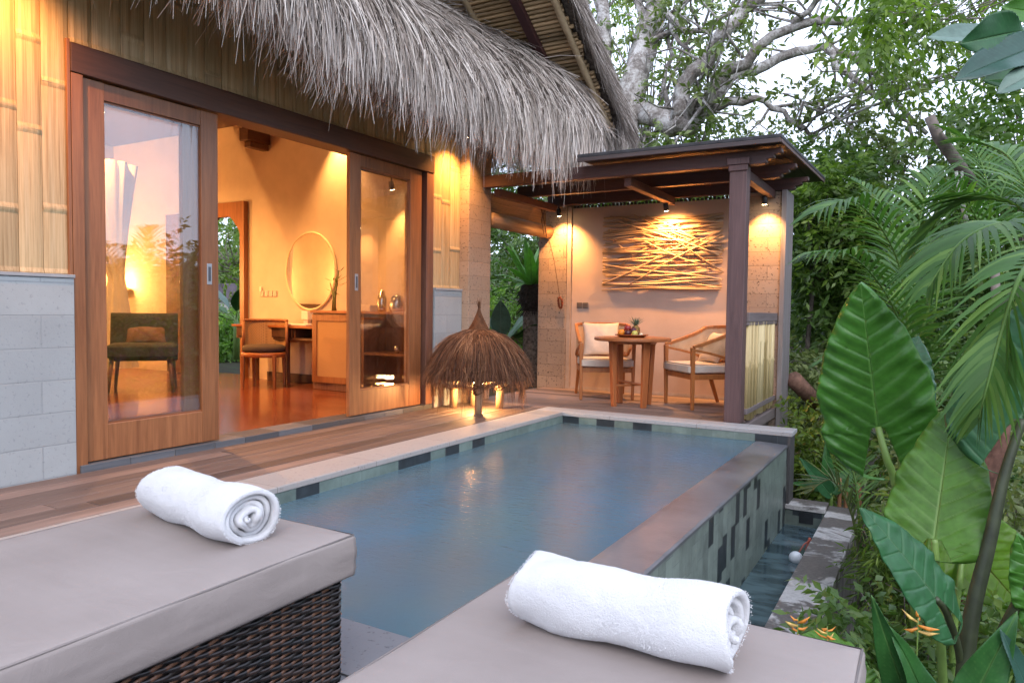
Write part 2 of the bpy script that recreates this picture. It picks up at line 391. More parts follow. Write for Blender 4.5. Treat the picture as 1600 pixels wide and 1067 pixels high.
MB().tube([(-.85, 5.97, -.78), (-.82, 6.05, -.72), (-.785, 6.12, -.70)], .006, 6).tube([(-.80, 6.05, -.77), (-.79, 6.14, -.69)], .012, 6).build('valve_arm', simple('valve_red', (.35,.08,.05), .4), fv, True)

# ------------------------------------------------------------------ villa
villa = thing('villa', 'thatched villa with bamboo clad wall, pale stone dado and wide open timber sliding doors', 'villa', (-4.8, 4.6, 0))
k = N('bamboo_strip'); v = k.coords((60,60,2.2)); n1 = k.noise(v, 1, 6, .7); n2 = k.noise(k.coords((160,160,1.5)), 1, 3)
f = k.math('ADD', k.math('MULTIPLY', n1, .6), k.math('MULTIPLY', n2, .4))
sy_ = k.n('SeparateXYZ'); k.l(k.coords(), sy_.inputs[0]); crk = k.noise(k.coords((1,1,.03)), 46, 2, .4); crk = k.ramp(crk, [(.60, (1,1,1)), (.68, (.72,.66,.58))])
bc = k.ramp(f, [(.34, (.36,.24,.115)), (.5, (.52,.375,.20)), (.66, (.63,.48,.285))])
tv = k.attr(); cs = k.n('CombineColor'); gg = k.math('MULTIPLY_ADD', tv, .30, .80); [k.l(gg, cs.inputs[i]) for i in range(3)]
MT['bamboo'] = k.done(k.bsdf(k.mix(.8, k.mix(1.0, bc, cs.outputs[0], 'MULTIPLY'), crk, 'MULTIPLY'), .42, .4, 0, k.bump(f, .3, .004)))
def clad(m, y0, y1, z0, z1):
    """flattened bamboo halves: one plate from node to node, a ridge at each node, butted side by side"""
    y = y0
    while y < y1-.02:
        w = random.uniform(.14, .20); ye = min(y+w, y1)
        if y1-ye < .06: ye = y1
        z = z0-random.random()*.9
        while z < z1:
            ze = z+random.uniform(.55, 1.05); a, b = max(z, z0), min(ze, z1)
            if b-a > .02:
                m.cur = random.random()**1.1; off = random.uniform(0, .0012); tilt = random.uniform(-.002, .002)
                ys = np.linspace(y+.002, ye-.002, 6)
                for q in range(5):
                    pass
                zz = [a, a+.012, a+.03, b-.03, b-.012, b] if b-a > .1 else [a, b]
                vs = []
                for iz, zc in enumerate(zz):
                    rid = (.006 if iz in (0, len(zz)-1) else .0045 if iz in (1, len(zz)-2) else 0) if len(zz) > 2 else 0
                    for iy, yc in enumerate(ys):
                        t = (iy/5-.5)*2; crack = -.003 if iy in (2,) else 0
                        vs.append((-4.815+off+.010*(1-t**4)+rid+crack+tilt*t, yc, zc))
                fs = [(j*6+i, j*6+i+1, (j+1)*6+i+1, (j+1)*6+i) for j in range(len(zz)-1) for i in range(5)]
                m.add(vs, fs)
                # returns so that the plate has thickness at its rim
                for ring in ([j*6 for j in range(len(zz))], [j*6+5 for j in range(len(zz))]):
                    p = [vs[i] for i in ring]; q = [(-4.835, c[1], c[2]) for c in p]; n = len(p)
                    m.add(p+q, [(i, i+1, n+i+1, n+i) for i in range(n-1)])
            z = ze
        y = ye
m = MB(); clad(m, -1.2, 2.64, 1.29, 3.7); clad(m, 2.64, 6.535, 2.765, 3.7); clad(m, 6.535, 7.075, 1.33, 3.7)
m.build('bamboo_cladding', MT['bamboo'], villa)
MB().box(-5.0, -4.84, -1.2, 2.62, 0, 3.74).box(-5.0, -4.84, 6.55, 7.4, 0, 3.74).box(-5.0, -4.84, 2.62, 6.55, 2.77, 3.74).build('wall', simple('plaster_front', (.6,.47,.3), .8, 0, .05), villa)
dado = blocks('dado_stone', (.36,.39,.40), (.43,.46,.465), (.325,.35,.36), .62, .205, (1,2), .5, .8, .4, .2, .005, .75)
MB().box(-4.838, -4.775, -1.2, 2.635, -.1, 1.262).build('stone_dado', dado, villa, bevel=.004)
MB().box(-4.838, -4.775, 6.538, 7.07, -.1, 1.30).build('stone_dado', dado, villa, bevel=.004)
capm = simple('dado_cap', (.33,.34,.35), .6)
MB().box(-4.836, -4.765, -1.2, 2.638, 1.264, 1.286).build('dado_cap', capm, villa, bevel=.003)
MB().box(-4.836, -4.765, 6.538, 7.072, 1.302, 1.326).build('dado_cap', capm, villa, bevel=.003)
fr = MB(); fr.box(-5.0, -4.785, 2.638, 2.715, -.05, 2.57); fr.build('door_jamb', MT['teak'], villa, bevel=.004); MB().box(-5.0, -4.79, 6.40, 6.525, .0, 2.57).build('door_jamb', MT['frame_dark_z'], villa, bevel=.004)
MB().box(-5.0, -4.78, 2.636, 6.527, 2.573, 2.758).build('door_frame', MT['frame_dark'], villa, bevel=.005)
MB().box(-4.805, -4.783, 2.612, 2.634, .0, 2.775).build('door_trim', MT['teak'], villa, bevel=.003)
th = MB(); y = 2.66
while y < 6.5:
    L = random.uniform(.28, .42); ye = min(y+L, 6.5); th.box(-5.02, -4.765, y, ye-.003, -.02, .045, random.random()); y = ye
th.build('threshold', wood('slate', (.05,.058,.068), (.13,.14,.155), 1, .5, .4, .5, .3), villa, bevel=.004)
k = N('pane_glass'); tr = k.n('BsdfTransparent'); tr.inputs[0].default_value = (.96,.96,.95,1); gl = k.n('BsdfGlossy'); gl.inputs['Roughness'].default_value = 0.0
lw_ = k.n('LayerWeight'); lw_.inputs[0].default_value = .5; fn = k.math('MULTIPLY_ADD', k.math('POWER', lw_.outputs['Facing'], 3.0), .85, .10); mx = k.n('MixShader'); k.l(fn, mx.inputs[0]); k.l(tr.outputs[0], mx.inputs[1]); k.l(gl.outputs[0], mx.inputs[2])
MT['glass'] = k.done(mx)
def leaf_door(y0, y1, x0, x1, handle=None, lw=.145, rw=.15):
    m = MB(); m.box(x0, x1, y0, y0+lw, .052, 2.565, .6); m.box(x0, x1, y1-rw, y1, .052, 2.565, .45)
    m.box(x0+.002, x1-.002, y0+lw, y1-rw, .053, .29, .7); m.box(x0+.002, x1-.002, y0+lw, y1-rw, 2.45, 2.563, .2)
    d = m.build('sliding_door', MT['teak'], villa, bevel=.004)
    xm = (x0+x1)/2
    MB().box(xm-.004, xm+.004, y0+lw-.005, y1-rw+.005, .285, 2.455).build('glass_pane', MT['glass'], d)
    MB().box(x1-.022, x1-.018, y0+lw-.001, y1-rw+.001, .288, .302).build('glazing_bead', MT['teak_y'], d); MB().box(x1-.022, x1-.018, y0+lw-.001, y1-rw+.001, 2.438, 2.452).build('glazing_bead', MT['teak_y'], d)
    if handle is not None:
        h = MB(); h.box(x1, x1+.004, handle-.022, handle+.022, 1.26, 1.42); ho = h.build('handle', MT['greymetal'], d, bevel=.002)
        MB().box(x1+.0042, x1+.006, handle-.011, handle+.011, 1.285, 1.395).build('finger_pull', simple('pull_dark', (.12,.13,.15), .4, .5), ho)
    return d
leaf_door(2.725, 3.755, -4.86, -4.815, 3.672)
leaf_door(2.72, 3.62, -4.92, -4.875, None, .13, .13)
leaf_door(5.225, 6.34, -4.86, -4.815, 5.316, .15, .20)
leaf_door(5.32, 6.39, -4.92, -4.875, None, .13, .13)
pil = blocks('tuff_blocks', (.38,.28,.20), (.47,.35,.26), (.28,.21,.16), .5, .165, (1,2), .5, .85, .5, .75, .004, .6)
pilx = blocks('tuff_blocks_x', (.30,.225,.175), (.41,.31,.24), (.22,.165,.13), .46, .165, (0,2), .5, .85, .6, .8, .004, .6)
MB().box(-5.3, -4.69, 7.078, 7.56, -.1, 3.6).build('stone_pillar', pil, villa, bevel=.006)
k = N('floorboards'); c = k.n('TexCoord'); sp = k.n('SeparateXYZ'); k.l(c.outputs['Object'], sp.inputs[0])
cb = k.n('CombineXYZ'); k.l(sp.outputs[0], cb.inputs[0]); k.l(sp.outputs[1], cb.inputs[1])
b = k.n('TexBrick'); k.l(cb.outputs[0], b.inputs['Vector']); b.inputs['Scale'].default_value = 1; b.inputs['Brick Width'].default_value = 1.6; b.inputs['Row Height'].default_value = .13
b.inputs['Mortar Size'].default_value = .004; b.inputs['Color1'].default_value = (.15,.034,.015,1); b.inputs['Color2'].default_value = (.27,.072,.028,1); b.inputs['Mortar'].default_value = (.05,.02,.01,1)
n1 = k.noise(k.coords((2,30,1)), 1.2, 5, .6)
k_f = k.done(k.bsdf(k.mix(.45, b.outputs[0], k.ramp(n1, [(.3, (.10,.03,.015)), (.7, (.30,.10,.045))])), k.math('MULTIPLY_ADD', n1, .12, .10), .5, 0, k.bump(n1, .03, .004)))
MB().box(-12.2, -5.02, -1, 7.62, -.05, .042).build('floor', k_f, villa)
plm = simple('interior_plaster', (.66,.57,.46), .85, 0, .05, 5, .2, .15, 80)
w = MB(); w.box(-8.70, -5.0, 7.3, 7.5, .042, 3.74); w.box(-12.2, -9.62, 7.3, 7.5, .042, 3.74); w.box(-9.62, -8.70, 7.3, 7.5, 2.62, 3.74)
w.box(-12.2, -12.0, -1, 7.3, .042, 3.74); w.box(-12.0, -5.0, -1.2, -1, .042, 3.74)
w.build('wall', plm, villa)
MB().box(-12.2, -4.85, -1.2, 7.5, 3.742, 3.80).build('ceiling', MT['merbau_x'], villa)
MB().box(-8.4, -8.22, 6.9, 7.29, 3.38, 3.56).box(-8.37, -8.25, 6.96, 7.29, 3.30, 3.38).build('beam_end', MT['merbau_y'], villa, bevel=.01)
MB().box(-8.28, -5.05, 7.27, 7.298, .044, .16).build('skirting', MT['merbau_x'], villa)
# arched garden doorway in the far wall
ad = MB()
ad.box(-8.79, -8.70, 7.22, 7.298, .043, 2.62); ad.box(-9.62, -9.53, 7.22, 7.298, .043, 2.62)
arch = [(-8.79, 2.62), (-9.53, 2.62), (-9.53, 2.0)]
for t in np.linspace(0, 1, 25):
    a = PI*(1-t); xx = -9.16+.37*math.cos(a); zz = 2.0+.40*math.sin(a)+.03*abs(math.sin(a*4))
    arch.append((xx, zz))
arch.append((-8.79, 2.0))
ad.prism([(p[0], p[1]) for p in arch], 1, 7.235, 7.29)
dwy = ad.build('door_frame', MT['teak'], villa)
dl = MB(); dl.box(-10.42, -9.70, 7.16, 7.20, .06, 2.5); 
for zc in (.35, .95, 1.55, 2.1): dl.box(-10.32, -9.80, 7.148, 7.158, zc-.2, zc+.2)
for i in range(90): 
    a, bb = random.uniform(-10.28, -9.84), random.uniform(1.3, 2.25); dl.lathe([(.012,0),(.018,.006),(.004,.014)], (a, 7.15, bb), 6)
dl.build('carved_door', MT['frame_dark_z'], villa)

# ---- thatch
def prof(y, s):
    """point on the outer thatch surface; s = 0 at the eave lip, 1 high up the slope"""
    P = np.array([(-4.68,3.40),(-4.32,3.16),(-4.03,2.98),(-3.87,3.06),(-3.86,3.35),(-4.12,3.80),(-4.65,4.28),(-5.4,4.80),(-6.4,5.45),(-7.6,6.2)])
    t = np.clip(s, 0, 1)*(len(P)-1); i = np.minimum(t.astype(int), len(P)-2); q = (t-i)[..., None]
    def cr(a,b,c,d,u): return .5*((2*b)+(-a+c)*u+(2*a-5*b+4*c-d)*u*u+(-a+3*b-3*c+d)*u**3)
    p0, p1, p2, p3 = P[np.maximum(i-1,0)], P[i], P[i+1], P[np.minimum(i+2, len(P)-1)]
    r = cr(p0,p1,p2,p3,q)
    out = .46*ss(6.0, 7.9, y)
    lift = .05*ss(6.8, 7.9, y) + .03*np.sin(y*2.1)+.03*np.sin(y*5.3+1) - .06*ss(3.2,4.0,y)*ss(4.9,4.0,y) - .30*ss(.35,1,s)*ss(6.2,7.8,y) + .26*ss(-4.4,-2.5,-y)+.10*ss(-6.2,-4.5,-y)
    x = r[...,0]+out; z = r[...,1]+lift
    end = np.clip((y-7.75)/.35, 0, 1)   # the end wraps round
    x = x-(1-np.sqrt(np.clip(1-end**2, 0, 1)))*1.0
    return np.stack([x, y+0*x, z], -1)
thc = [(.30,.255,.215), (.43,.37,.32)]
k = N('thatch_straw'); t = k.attr(); n1 = k.noise(k.coords(), 1.1, 3)
tc = k.ramp(k.math('ADD', k.math('MULTIPLY', t, .75), k.math('MULTIPLY', n1, .25)), [(.05, (.10,.075,.06)), (.3, (.33,.275,.24)), (.55, (.56,.49,.44)), (.85, (.78,.715,.65))])
MT['straw'] = k.done(k.bsdf(tc, .6, .3))
k = N('thatch_body'); n1 = k.noise(k.coords((30,30,3)), 1, 5, .7)
MT['thatch'] = k.done(k.bsdf(k.ramp(n1, [(.3, (.06,.045,.035)), (.6, (.20,.165,.14)), (.8, (.32,.27,.24))]), .85, .2, 0, k.bump(n1, 1.0, .05)))
ny, ns = 150, 46
yy, sg = np.meshgrid(np.linspace(-1.4, 8.09, ny), np.linspace(0, 1, ns), indexing='ij')
SV = prof(yy, sg); SV[...,0] += .0; idx = np.arange(ny*ns).reshape(ny, ns)
F = np.stack([idx[:-1,:-1], idx[1:,:-1], idx[1:,1:], idx[:-1,1:]], -1).reshape(-1, 4)
roof = np_mesh('thatch_roof', SV.reshape(-1, 3), F, np.full(ny*ns, .4), MT['thatch'], villa, True)
so = roof.modifiers.new('solid', 'SOLIDIFY'); so.thickness = .12; so.offset = -1

def straws(P, D, L, Wd, tint, up=None, curl=0.0, segs=2):
    """n thin tapering stalks: root P, unit direction D, length L, width Wd; sag under gravity"""
    n = len(P); side = np.cross(D, RNG.normal(size=(n, 3))); side /= np.linalg.norm(side, axis=1)[:, None]+1e-9
    rows = []
    for j in range(segs+1):
        f = j/segs; c = P+D*(L*f)[:, None]+np.array([0,0,-1.])*(curl*L*f*f)[:, None]
        w = (Wd*(1-.75*f))[:, None]
        rows.append(c-side*w/2); rows.append(c+side*w/2)
    V = np.stack(rows, 1); k2 = 2*(segs+1)
    base = (np.arange(n)*k2)[:, None]
    F = np.concatenate([np.stack([base[:,0]+2*j, base[:,0]+2*j+1, base[:,0]+2*j+3, base[:,0]+2*j+2], -1) for j in range(segs)], 0)
    return V.reshape(-1, 3), F, np.repeat(tint, k2)
# lying straws
n = 16000
y = RNG.uniform(.2, 8.06, n); s = .12+.62*RNG.random(n)**1.25
p = prof(y, s); p2 = prof(y, s-.02); D = p2-p; D /= np.linalg.norm(D, axis=1)[:, None]+1e-9
px_ = prof(y+.02, s); ty = px_-p; nrm = np.cross(D, ty); nrm /= np.linalg.norm(nrm, axis=1)[:, None]+1e-9
nrm *= np.sign(nrm[:, :1]+1e-6)
D = D+RNG.normal(size=(n,3))*(.10+.22*(RNG.random(n)<.2))[:, None]+nrm*(.10+.10*RNG.normal(size=n))[:, None]; D /= np.linalg.norm(D, axis=1)[:, None]
a1 = straws(p+nrm*.01, D, RNG.uniform(.12, .50, n), RNG.uniform(.006, .014, n), np.clip(RNG.normal(.52, .33, n), 0, 1), curl=RNG.uniform(0, .3, n))
# hanging fringe
n = 5200
y = RNG.uniform(.2, 8.05, n); y = y+.05*np.sin(y*23); s = RNG.uniform(.17, .42, n)
ZB = lambda q: np.interp(q, [1,2.2,2.5,2.94,3.4,4.0,4.75,5.67,6.87,7.5,7.9], [3.32,3.24,3.18,3.10,3.03,2.88,2.88,2.84,2.60,2.62,2.78])
p = prof(y, s)+RNG.normal(size=(n,3))*.02
D = np.stack([RNG.normal(.02, .08, n), RNG.normal(0, .15, n), -np.ones(n)], -1); D /= np.linalg.norm(D, axis=1)[:, None]
clump = .5+.5*np.sin(y*9+2*np.sin(y*3.1))
L = (p[:,2]-ZB(y))+RNG.uniform(-.20, .08, n)+.14*clump*RNG.random(n)+.26*(RNG.random(n) < .10)*RNG.random(n)
L = np.clip(L, .08, 1.2)
a2 = straws(p, D, L, RNG.uniform(.007, .015, n), np.clip(RNG.normal(.62, .3, n), 0, 1), curl=RNG.uniform(-.12, .12, n), segs=3)
# long loose stalks
n = 70; y = RNG.uniform(1.6, 7.9, n); p = prof(y, np.full(n, .25)); D = np.stack([RNG.normal(0, .08, n), RNG.normal(0, .16, n), -np.ones(n)], -1); D /= np.linalg.norm(D, axis=1)[:, None]
a3 = straws(p, D, RNG.uniform(.35, .68, n), np.full(n, .006), RNG.uniform(.5, .9, n), curl=np.zeros(n), segs=3)
V, Fs, T = [], [], []; off = 0
for v_, f_, t_ in (a1, a2, a3): V.append(v_); Fs.append(f_+off); T.append(t_); off += len(v_)
np_mesh('thatch_straw', np.concatenate(V), np.concatenate(Fs), np.concatenate(T), MT['straw'], roof)
# upper roof: far slope of the gable seen from below (reed battens, dark steel rafters, bamboo edge pole)
RA, RB = np.array([-3.45, 4.6, 5.72]), np.array([-3.45, 8.42, 3.27])      # ridge to far eave
rd = (RB-RA)/np.linalg.norm(RB-RA); rn = np.array([0, -rd[2], rd[1]]); rn = rn if rn[2] > 0 else -rn
def slope(t, x, h): return RA+rd*t+np.array([x, 0, 0])+rn*h
LT = np.linalg.norm(RB-RA)
rp = MB()
for i in range(int(LT/.052)):
    rp.cur = random.random(); t = .02+i*.052; j = random.uniform(-.03, .03)
    rp.tube([slope(t, -7.8, 0), slope(t+random.uniform(-.006,.006), -3, random.uniform(-.006,.006)), slope(t, .03+j, 0)], .0225, 6)
gc = rp.build('gable_ceiling', wood('reeds', (.36,.22,.11), (.70,.49,.28), 0, .7, 1, .5), villa, True)
st = simple('steel_rafter', (.075,.028,.03), .45, 0, .1)
for x in (-.42, -1.9, -3.5): MB().bar(slope(.05, x, -.075), slope(LT-.1, x, -.075), .065, .10, (1,0,0)).build('steel_rafter', st, gc, bevel=.004)
bp = wood('bamboo_pole', (.38,.27,.15), (.62,.47,.30), 1, .5)
for x in (-.02, -1.0, -2.6):
    ts = np.linspace(.05, LT-.12, 26); MB().tube([slope(t, x, -.05) for t in ts], [.036 if i % 4 else .041 for i in range(26)], 9).build('bamboo_pole', bp, gc, True)
ut = MB(); ut.prism([tuple(slope(-.1, 0, .03)[1:]), tuple(slope(LT+.12, 0, .03)[1:]), tuple(slope(LT+.0, 0, .22)[1:]), tuple(slope(-.1, 0, .22)[1:])], 0, -12.2, -3.30)
uo = ut.build('thatch_roof', MT['thatch'], villa)
RA2 = np.array([-4.2, 5.0, 7.25]); RB2 = np.array([-4.2, -.35, 3.8])
MB().prism([(4.6, 5.76), (4.6, 6.1), (-1.7, 4.4), (-1.6, 4.05)], 0, -12.2, -3.30).build('thatch_roof', MT['thatch'], villa)
n = 9000
t = RNG.uniform(0, LT+.1, n); h = RNG.uniform(.0, .22, n)
p = RA+rd*t[:, None]+rn*h[:, None]; p[:,0] = -3.31+RNG.uniform(-.02,.04,n)
D = rd+RNG.normal(size=(n,3))*.10+np.array([.10,0,-.12]); D /= np.linalg.norm(D, axis=1)[:, None]
b1 = straws(p, D, RNG.uniform(.12,.4,n), RNG.uniform(.005,.010,n), np.clip(RNG.normal(.36,.2,n),0,1), curl=RNG.uniform(0,.1,n))
n = 5000
p = RA+rd*(LT+RNG.uniform(-.2,.1,n))[:, None]+rn*RNG.uniform(0,.24,n)[:, None]; p[:,0] = RNG.uniform(-7, -3.3, n)
D = np.array([0,.35,-1.])+RNG.normal(size=(n,3))*.12; D /= np.linalg.norm(D, axis=1)[:, None]
b2 = straws(p, D, RNG.uniform(.25,.6,n), RNG.uniform(.004,.009,n), np.clip(RNG.normal(.42,.2,n),0,1), curl=RNG.uniform(0,.1,n))
np_mesh('thatch_straw', np.concatenate([b1[0], b2[0]]), np.concatenate([b1[1], b2[1]+len(b1[0])]), np.concatenate([b1[2], b2[2]]), MT['straw'], uo)
# ------------------------------------------------------------------ pavilion
pav = thing('pavilion', 'small flat roofed dining pavilion with dark beams, plastered back wall and bamboo railing', 'pavilion', (-3.1, 8.2, 0))
MB().box(-4.36, -1.99, 9.18, 9.34, -.1, 2.50).build('plaster_wall', simple('pavilion_plaster', (.52,.40,.33), .85, 0, .07, 3, .2, .12, 60), pav)
MB().box(-4.425, -4.365, 9.15, 9.3, -.1, 2.52).build('wall_trim', simple('trim_plaster', (.42,.33,.27), .8, 0, .1), pav)
MB().box(-4.365, -1.985, 9.176, 9.179, 0, .045).build('skirting', simple('skirt_stone', (.5,.42,.36), .6), pav)
t = MB()
for i in range(46): t.tube([(-4.34+i*.052, 9.2, 2.502), (-4.34+i*.052+random.uniform(-.01,.01), 9.2, 2.525+random.random()*.02)], .02, 6)
t.build('bamboo_coping', simple('dark_bamboo', (.05,.035,.025), .7), pav)
MB().box(-4.87, -4.43, 9.14, 9.6, -.2, 2.62).build('stone_pier', pilx, pav, bevel=.008)
MB().box(-1.98, -1.575, 9.0, 9.42, -1.75, 2.52).build('stone_pier', pilx, pav, bevel=.008)
MB().box(-1.572, -1.515, 8.97, 9.45, -1.75, 2.53).build('pier_board', MT['greywood_z'], pav, bevel=.004)
MB().box(-1.775, -1.61, 7.30, 7.465, .0, 2.53).build('post', MT['merbau_z'], pav, bevel=.006)
c = MB(); c.box(-1.80, -1.585, 7.275, 7.31, 2.535, 2.60); c.box(-1.785, -1.60, 7.282, 7.31, 2.475, 2.533); c.build('corbel', MT['merbau_z'], pav, bevel=.008)
for y in (7.39, 8.22, 9.08):
    # beam along X with a stepped, carved end
    p = [(-4.68,2.535),(-1.46,2.535),(-1.44,2.55),(-1.44,2.575),(-1.40,2.58),(-1.37,2.59),(-1.37,2.615),(-1.32,2.62),(-1.30,2.635),(-1.30,2.672),(-4.68,2.672)]
    MB().prism(p, 1, y-.05, y+.05).build('beam', MT['merbau_x'], pav, bevel=.004)
for x in (-1.69, -2.9, -4.55): MB().box(x-.04, x+.04, 7.46, 9.0, 2.44, 2.531).build('rafter', MT['merbau_y'], pav, bevel=.004)
def rz_(y): return 2.695+.033*(y-7.12)
MT['fascia'] = wood('fascia_wood', (.045,.032,.032), (.09,.07,.07), 0, .6)
m = MB()
for i in range(34):
    x0 = -4.65+i*.102; m.cur = random.random(); ya = 7.14 if x0 > -3.36 else 7.95
    m.prism([(ya, rz_(ya)), (10.2, rz_(10.2)), (10.2, rz_(10.2)+.02), (ya, rz_(ya)+.02)], 0, x0, min(x0+.099, -1.29))
m.build('roof_boards', wood('roof_board', (.022,.012,.010), (.05,.028,.022), 1, .6), pav)
m = MB(); m.prism([(7.11, rz_(7.11)+.022), (10.24, rz_(10.24)+.022), (10.24, rz_(10.24)+.06), (7.11, rz_(7.11)+.06)], 0, -3.34, -1.265); m.prism([(7.95, rz_(7.95)+.022), (10.24, rz_(10.24)+.022), (10.24, rz_(10.24)+.06), (7.95, rz_(7.95)+.06)], 0, -4.65, -3.342)
m.build('roof', simple('bitumen', (.05,.05,.055), .8, 0, .3, 10, .3, .4, 60), pav, bevel=.008)
MB().box(-3.34, -1.275, 7.105, 7.135, rz_(7.12)-.02, rz_(7.12)+.021).build('fascia', MT['fascia'], pav, bevel=.003)
MB().prism([(7.136, rz_(7.136)-.01), (10.22, rz_(10.22)-.01), (10.22, rz_(10.22)+.021), (7.136, rz_(7.136)+.021)], 0, -1.288, -1.27).build('fascia', MT['merbau_y'], pav)
rail = MB(); rail.box(-1.655, -1.585, 7.467, 8.998, 1.0, 1.095); rail.box(-1.65, -1.59, 7.467, 8.998, .965, .998); rail.build('top_rail', MT['greywood_y'], pav, bevel=.005)
MB().box(-1.655, -1.585, 7.467, 8.998, .07, .125).build('bottom_rail', MT['greywood_y'], pav, bevel=.005)
MB().box(-1.675, -1.58, 7.467, 8.998, -.14, -.03).build('edge_board', MT['greywood_y'], pav, bevel=.005)
k = N('cane_pale'); v = k.coords((50,50,2)); n1 = k.noise(v, 1, 4); tv = k.attr()
cane_m = k.done(k.bsdf(k.ramp(k.math('ADD', k.math('MULTIPLY', n1, .5), k.math('MULTIPLY', tv, .5)), [(.25, (.40,.28,.12)), (.5, (.57,.43,.21)), (.75, (.70,.56,.31))]), .4, .4))
y = 7.49
while y < 8.90:
    r = random.uniform(.024, .036); zj = random.choice([.52,.55,.60,.57,.78]); y += r; j = random.uniform(-.004, .004)
    m = MB(); m.cur = random.random()
    m.tube([(-1.62, y+j, random.uniform(-.01,.03)), (-1.62, y+j, zj-.02), (-1.62, y+j, zj), (-1.62, y+j, zj+.02), (-1.62, y-j, 1.0)], [r, r, r*1.22, r, r*.93], 9)
    m.build('bamboo_cane', cane_m, pav, True); y += r+.003
# hidden far-left end of the pavilion roof rests on the villa's pillar and on the stone pier

# spotlights under the pavilion beams

def spot(name, label, loc, aim, energy, size=70, blend=.6, group=None, r=.032):
    t = thing(name, label, 'spotlight', loc, 0, group)
    l = np.array(loc, float); d = np.array(aim, float)-l; d /= np.linalg.norm(d)
    MB().tube([l+np.array([0,0,.09]), l+np.array([0,0,.03])], .01, 8).tube([l-d*.05, l-d*.045, l+d*.045, l+d*.05], [r*.8, r, r, r*.95], 14).build('housing', MT['black'], t, True)
    MB().tube([l+d*.0505, l+d*.053], [r*.85, r*.85], 14).build('lens', MT['bulb'], t)
    ld = bpy.data.lights.new('spot_light', 'SPOT'); ld.energy = energy; ld.color = WARM; ld.spot_size = rad(size); ld.spot_blend = blend; ld.shadow_soft_size = .03
    lo = bpy.data.objects.new('spot_light', ld); COL.objects.link(lo); lo.parent = t; lo.location = d*.07
    lo.rotation_euler = Vector(-d).to_track_quat('Z', 'Y').to_euler()
    return t
MT['bulb'] = emit('bulb', (1.0,.72,.38), 30)
G = 'spotlights under the pavilion roof'
spot('spotlight', 'small black spotlight lighting the driftwood wall art', (-2.93, 8.86, 2.40), (-2.93, 9.14, 1.70), SP*.9, 150, 1.0, G)
spot('spotlight', 'small black spotlight over the right stone pier behind the post', (-1.735, 8.80, 2.40), (-1.74, 9.02, 1.8), SP*.42, 100, .9, G)
spot('spotlight', 'small black spotlight by the rolled blind over the left stone pier', (-4.44, 8.90, 2.42), (-4.44, 9.16, 1.8), SP*.5, 110, .9, G)

# driftwood wall art
art = thing('driftwood_wall_art', 'wide wall hanging of crisscrossed driftwood sticks on the plaster wall', 'wall art', (-3.08, 9.178, 1.36))
x0, x1, z0, z1 = -3.90, -2.27, 1.37, 2.33
for i in range(58):
    if i < 40:
        zc = z0+(z1-z0)*((i+.5)/40)+random.uniform(-.02,.02); a = random.gauss(0, .055); L = random.choice([1.6, 1.6, random.uniform(.9, 1.5)])
    else:
        zc = random.uniform(z0+.15, z1-.15); a = random.choice([-1,1])*random.uniform(.14, .62); L = random.uniform(.8, 1.5)
    if i < 4: a = random.gauss(0,.02); L = 1.6
    xc = random.uniform(x0+L/2*math.cos(a)-.02, x1-L/2*math.cos(a)+.02) if L < 1.6 else -3.085
    yb = 9.165-random.random()*.045
    def pt(f):
        z = zc+(f-.5)*L*math.sin(a)+.018*math.sin(f*5+i); return (xc+(f-.5)*L*math.cos(a), yb+.006*math.sin(f*7+i), min(max(z, z0), z1+.03))
    r = random.uniform(.0075, .0135)
    m = MB(); m.cur = random.random(); m.tube([pt(f) for f in np.linspace(0,1,7)], [r*random.uniform(.75,1.15) for _ in range(7)], 6)
    m.build('stick', MT['stick'], art, True)
for x in (-4.235, -4.145):
    s = thing('light_switch', 'dark double light switch plate on the plaster wall, '+('nearer the stone pier' if x < -4.2 else 'nearer the wall art'), 'light switch', (x, 9.178, 1.165), 0, 'switch plates on the pavilion wall')
    MB().box(x-.04, x+.04, 9.168, 9.178, 1.125, 1.205).build('plate', MT['plate'], s, bevel=.003)
    MB().box(x-.028, x-.002, 9.164, 9.1675, 1.14, 1.19).box(x+.002, x+.028, 9.164, 9.1675, 1.14, 1.19).build('rocker', simple('rocker', (.11,.09,.08), .3), s, bevel=.002)

# rolled bamboo blind over the open side
bl = thing('rolled_blind', 'brown bamboo blind rolled up under the beam of the open pavilion side', 'blind', (-4.75, 8.3, 2.2))
k = N('blind_slats'); c = k.n('TexCoord'); sp_ = k.n('SeparateXYZ'); k.l(c.outputs['Object'], sp_.inputs[0])
wv = k.math('SINE', k.math('MULTIPLY', sp_.outputs[2], 420)); n1 = k.noise(k.coords((6,1,40)), 1.5, 4)
blm = k.done(k.bsdf(k.ramp(k.math('ADD', k.math('MULTIPLY', wv, .15), n1), [(.3, (.13,.065,.03)), (.7, (.36,.21,.10))]), .45, .5, 0, k.bump(wv, .5, .006)))
MB().box(-4.765, -4.75, 7.6, 9.12, 2.22, 2.53).build('slats', blm, bl)
rr = MB(); sp = []
for i in range(60):
    a = i/60*2*PI*2.6; sp.append((.06+.035*i/60, a))
rr.tube([(-4.72, 7.58, 2.19), (-4.72, 8.3, 2.185), (-4.72, 9.13, 2.19)], [.092, .095, .092], 26)
k = N('blind_roll'); n1 = k.noise(k.coords((14,1.2,14)), 1.5, 5, .6); rl = k.done(k.bsdf(k.ramp(n1, [(.3, (.17,.09,.04)), (.7, (.40,.24,.12))]), .42, .5, 0, k.bump(n1, .3, .01)))
rr.build('roll', rl, bl, True)
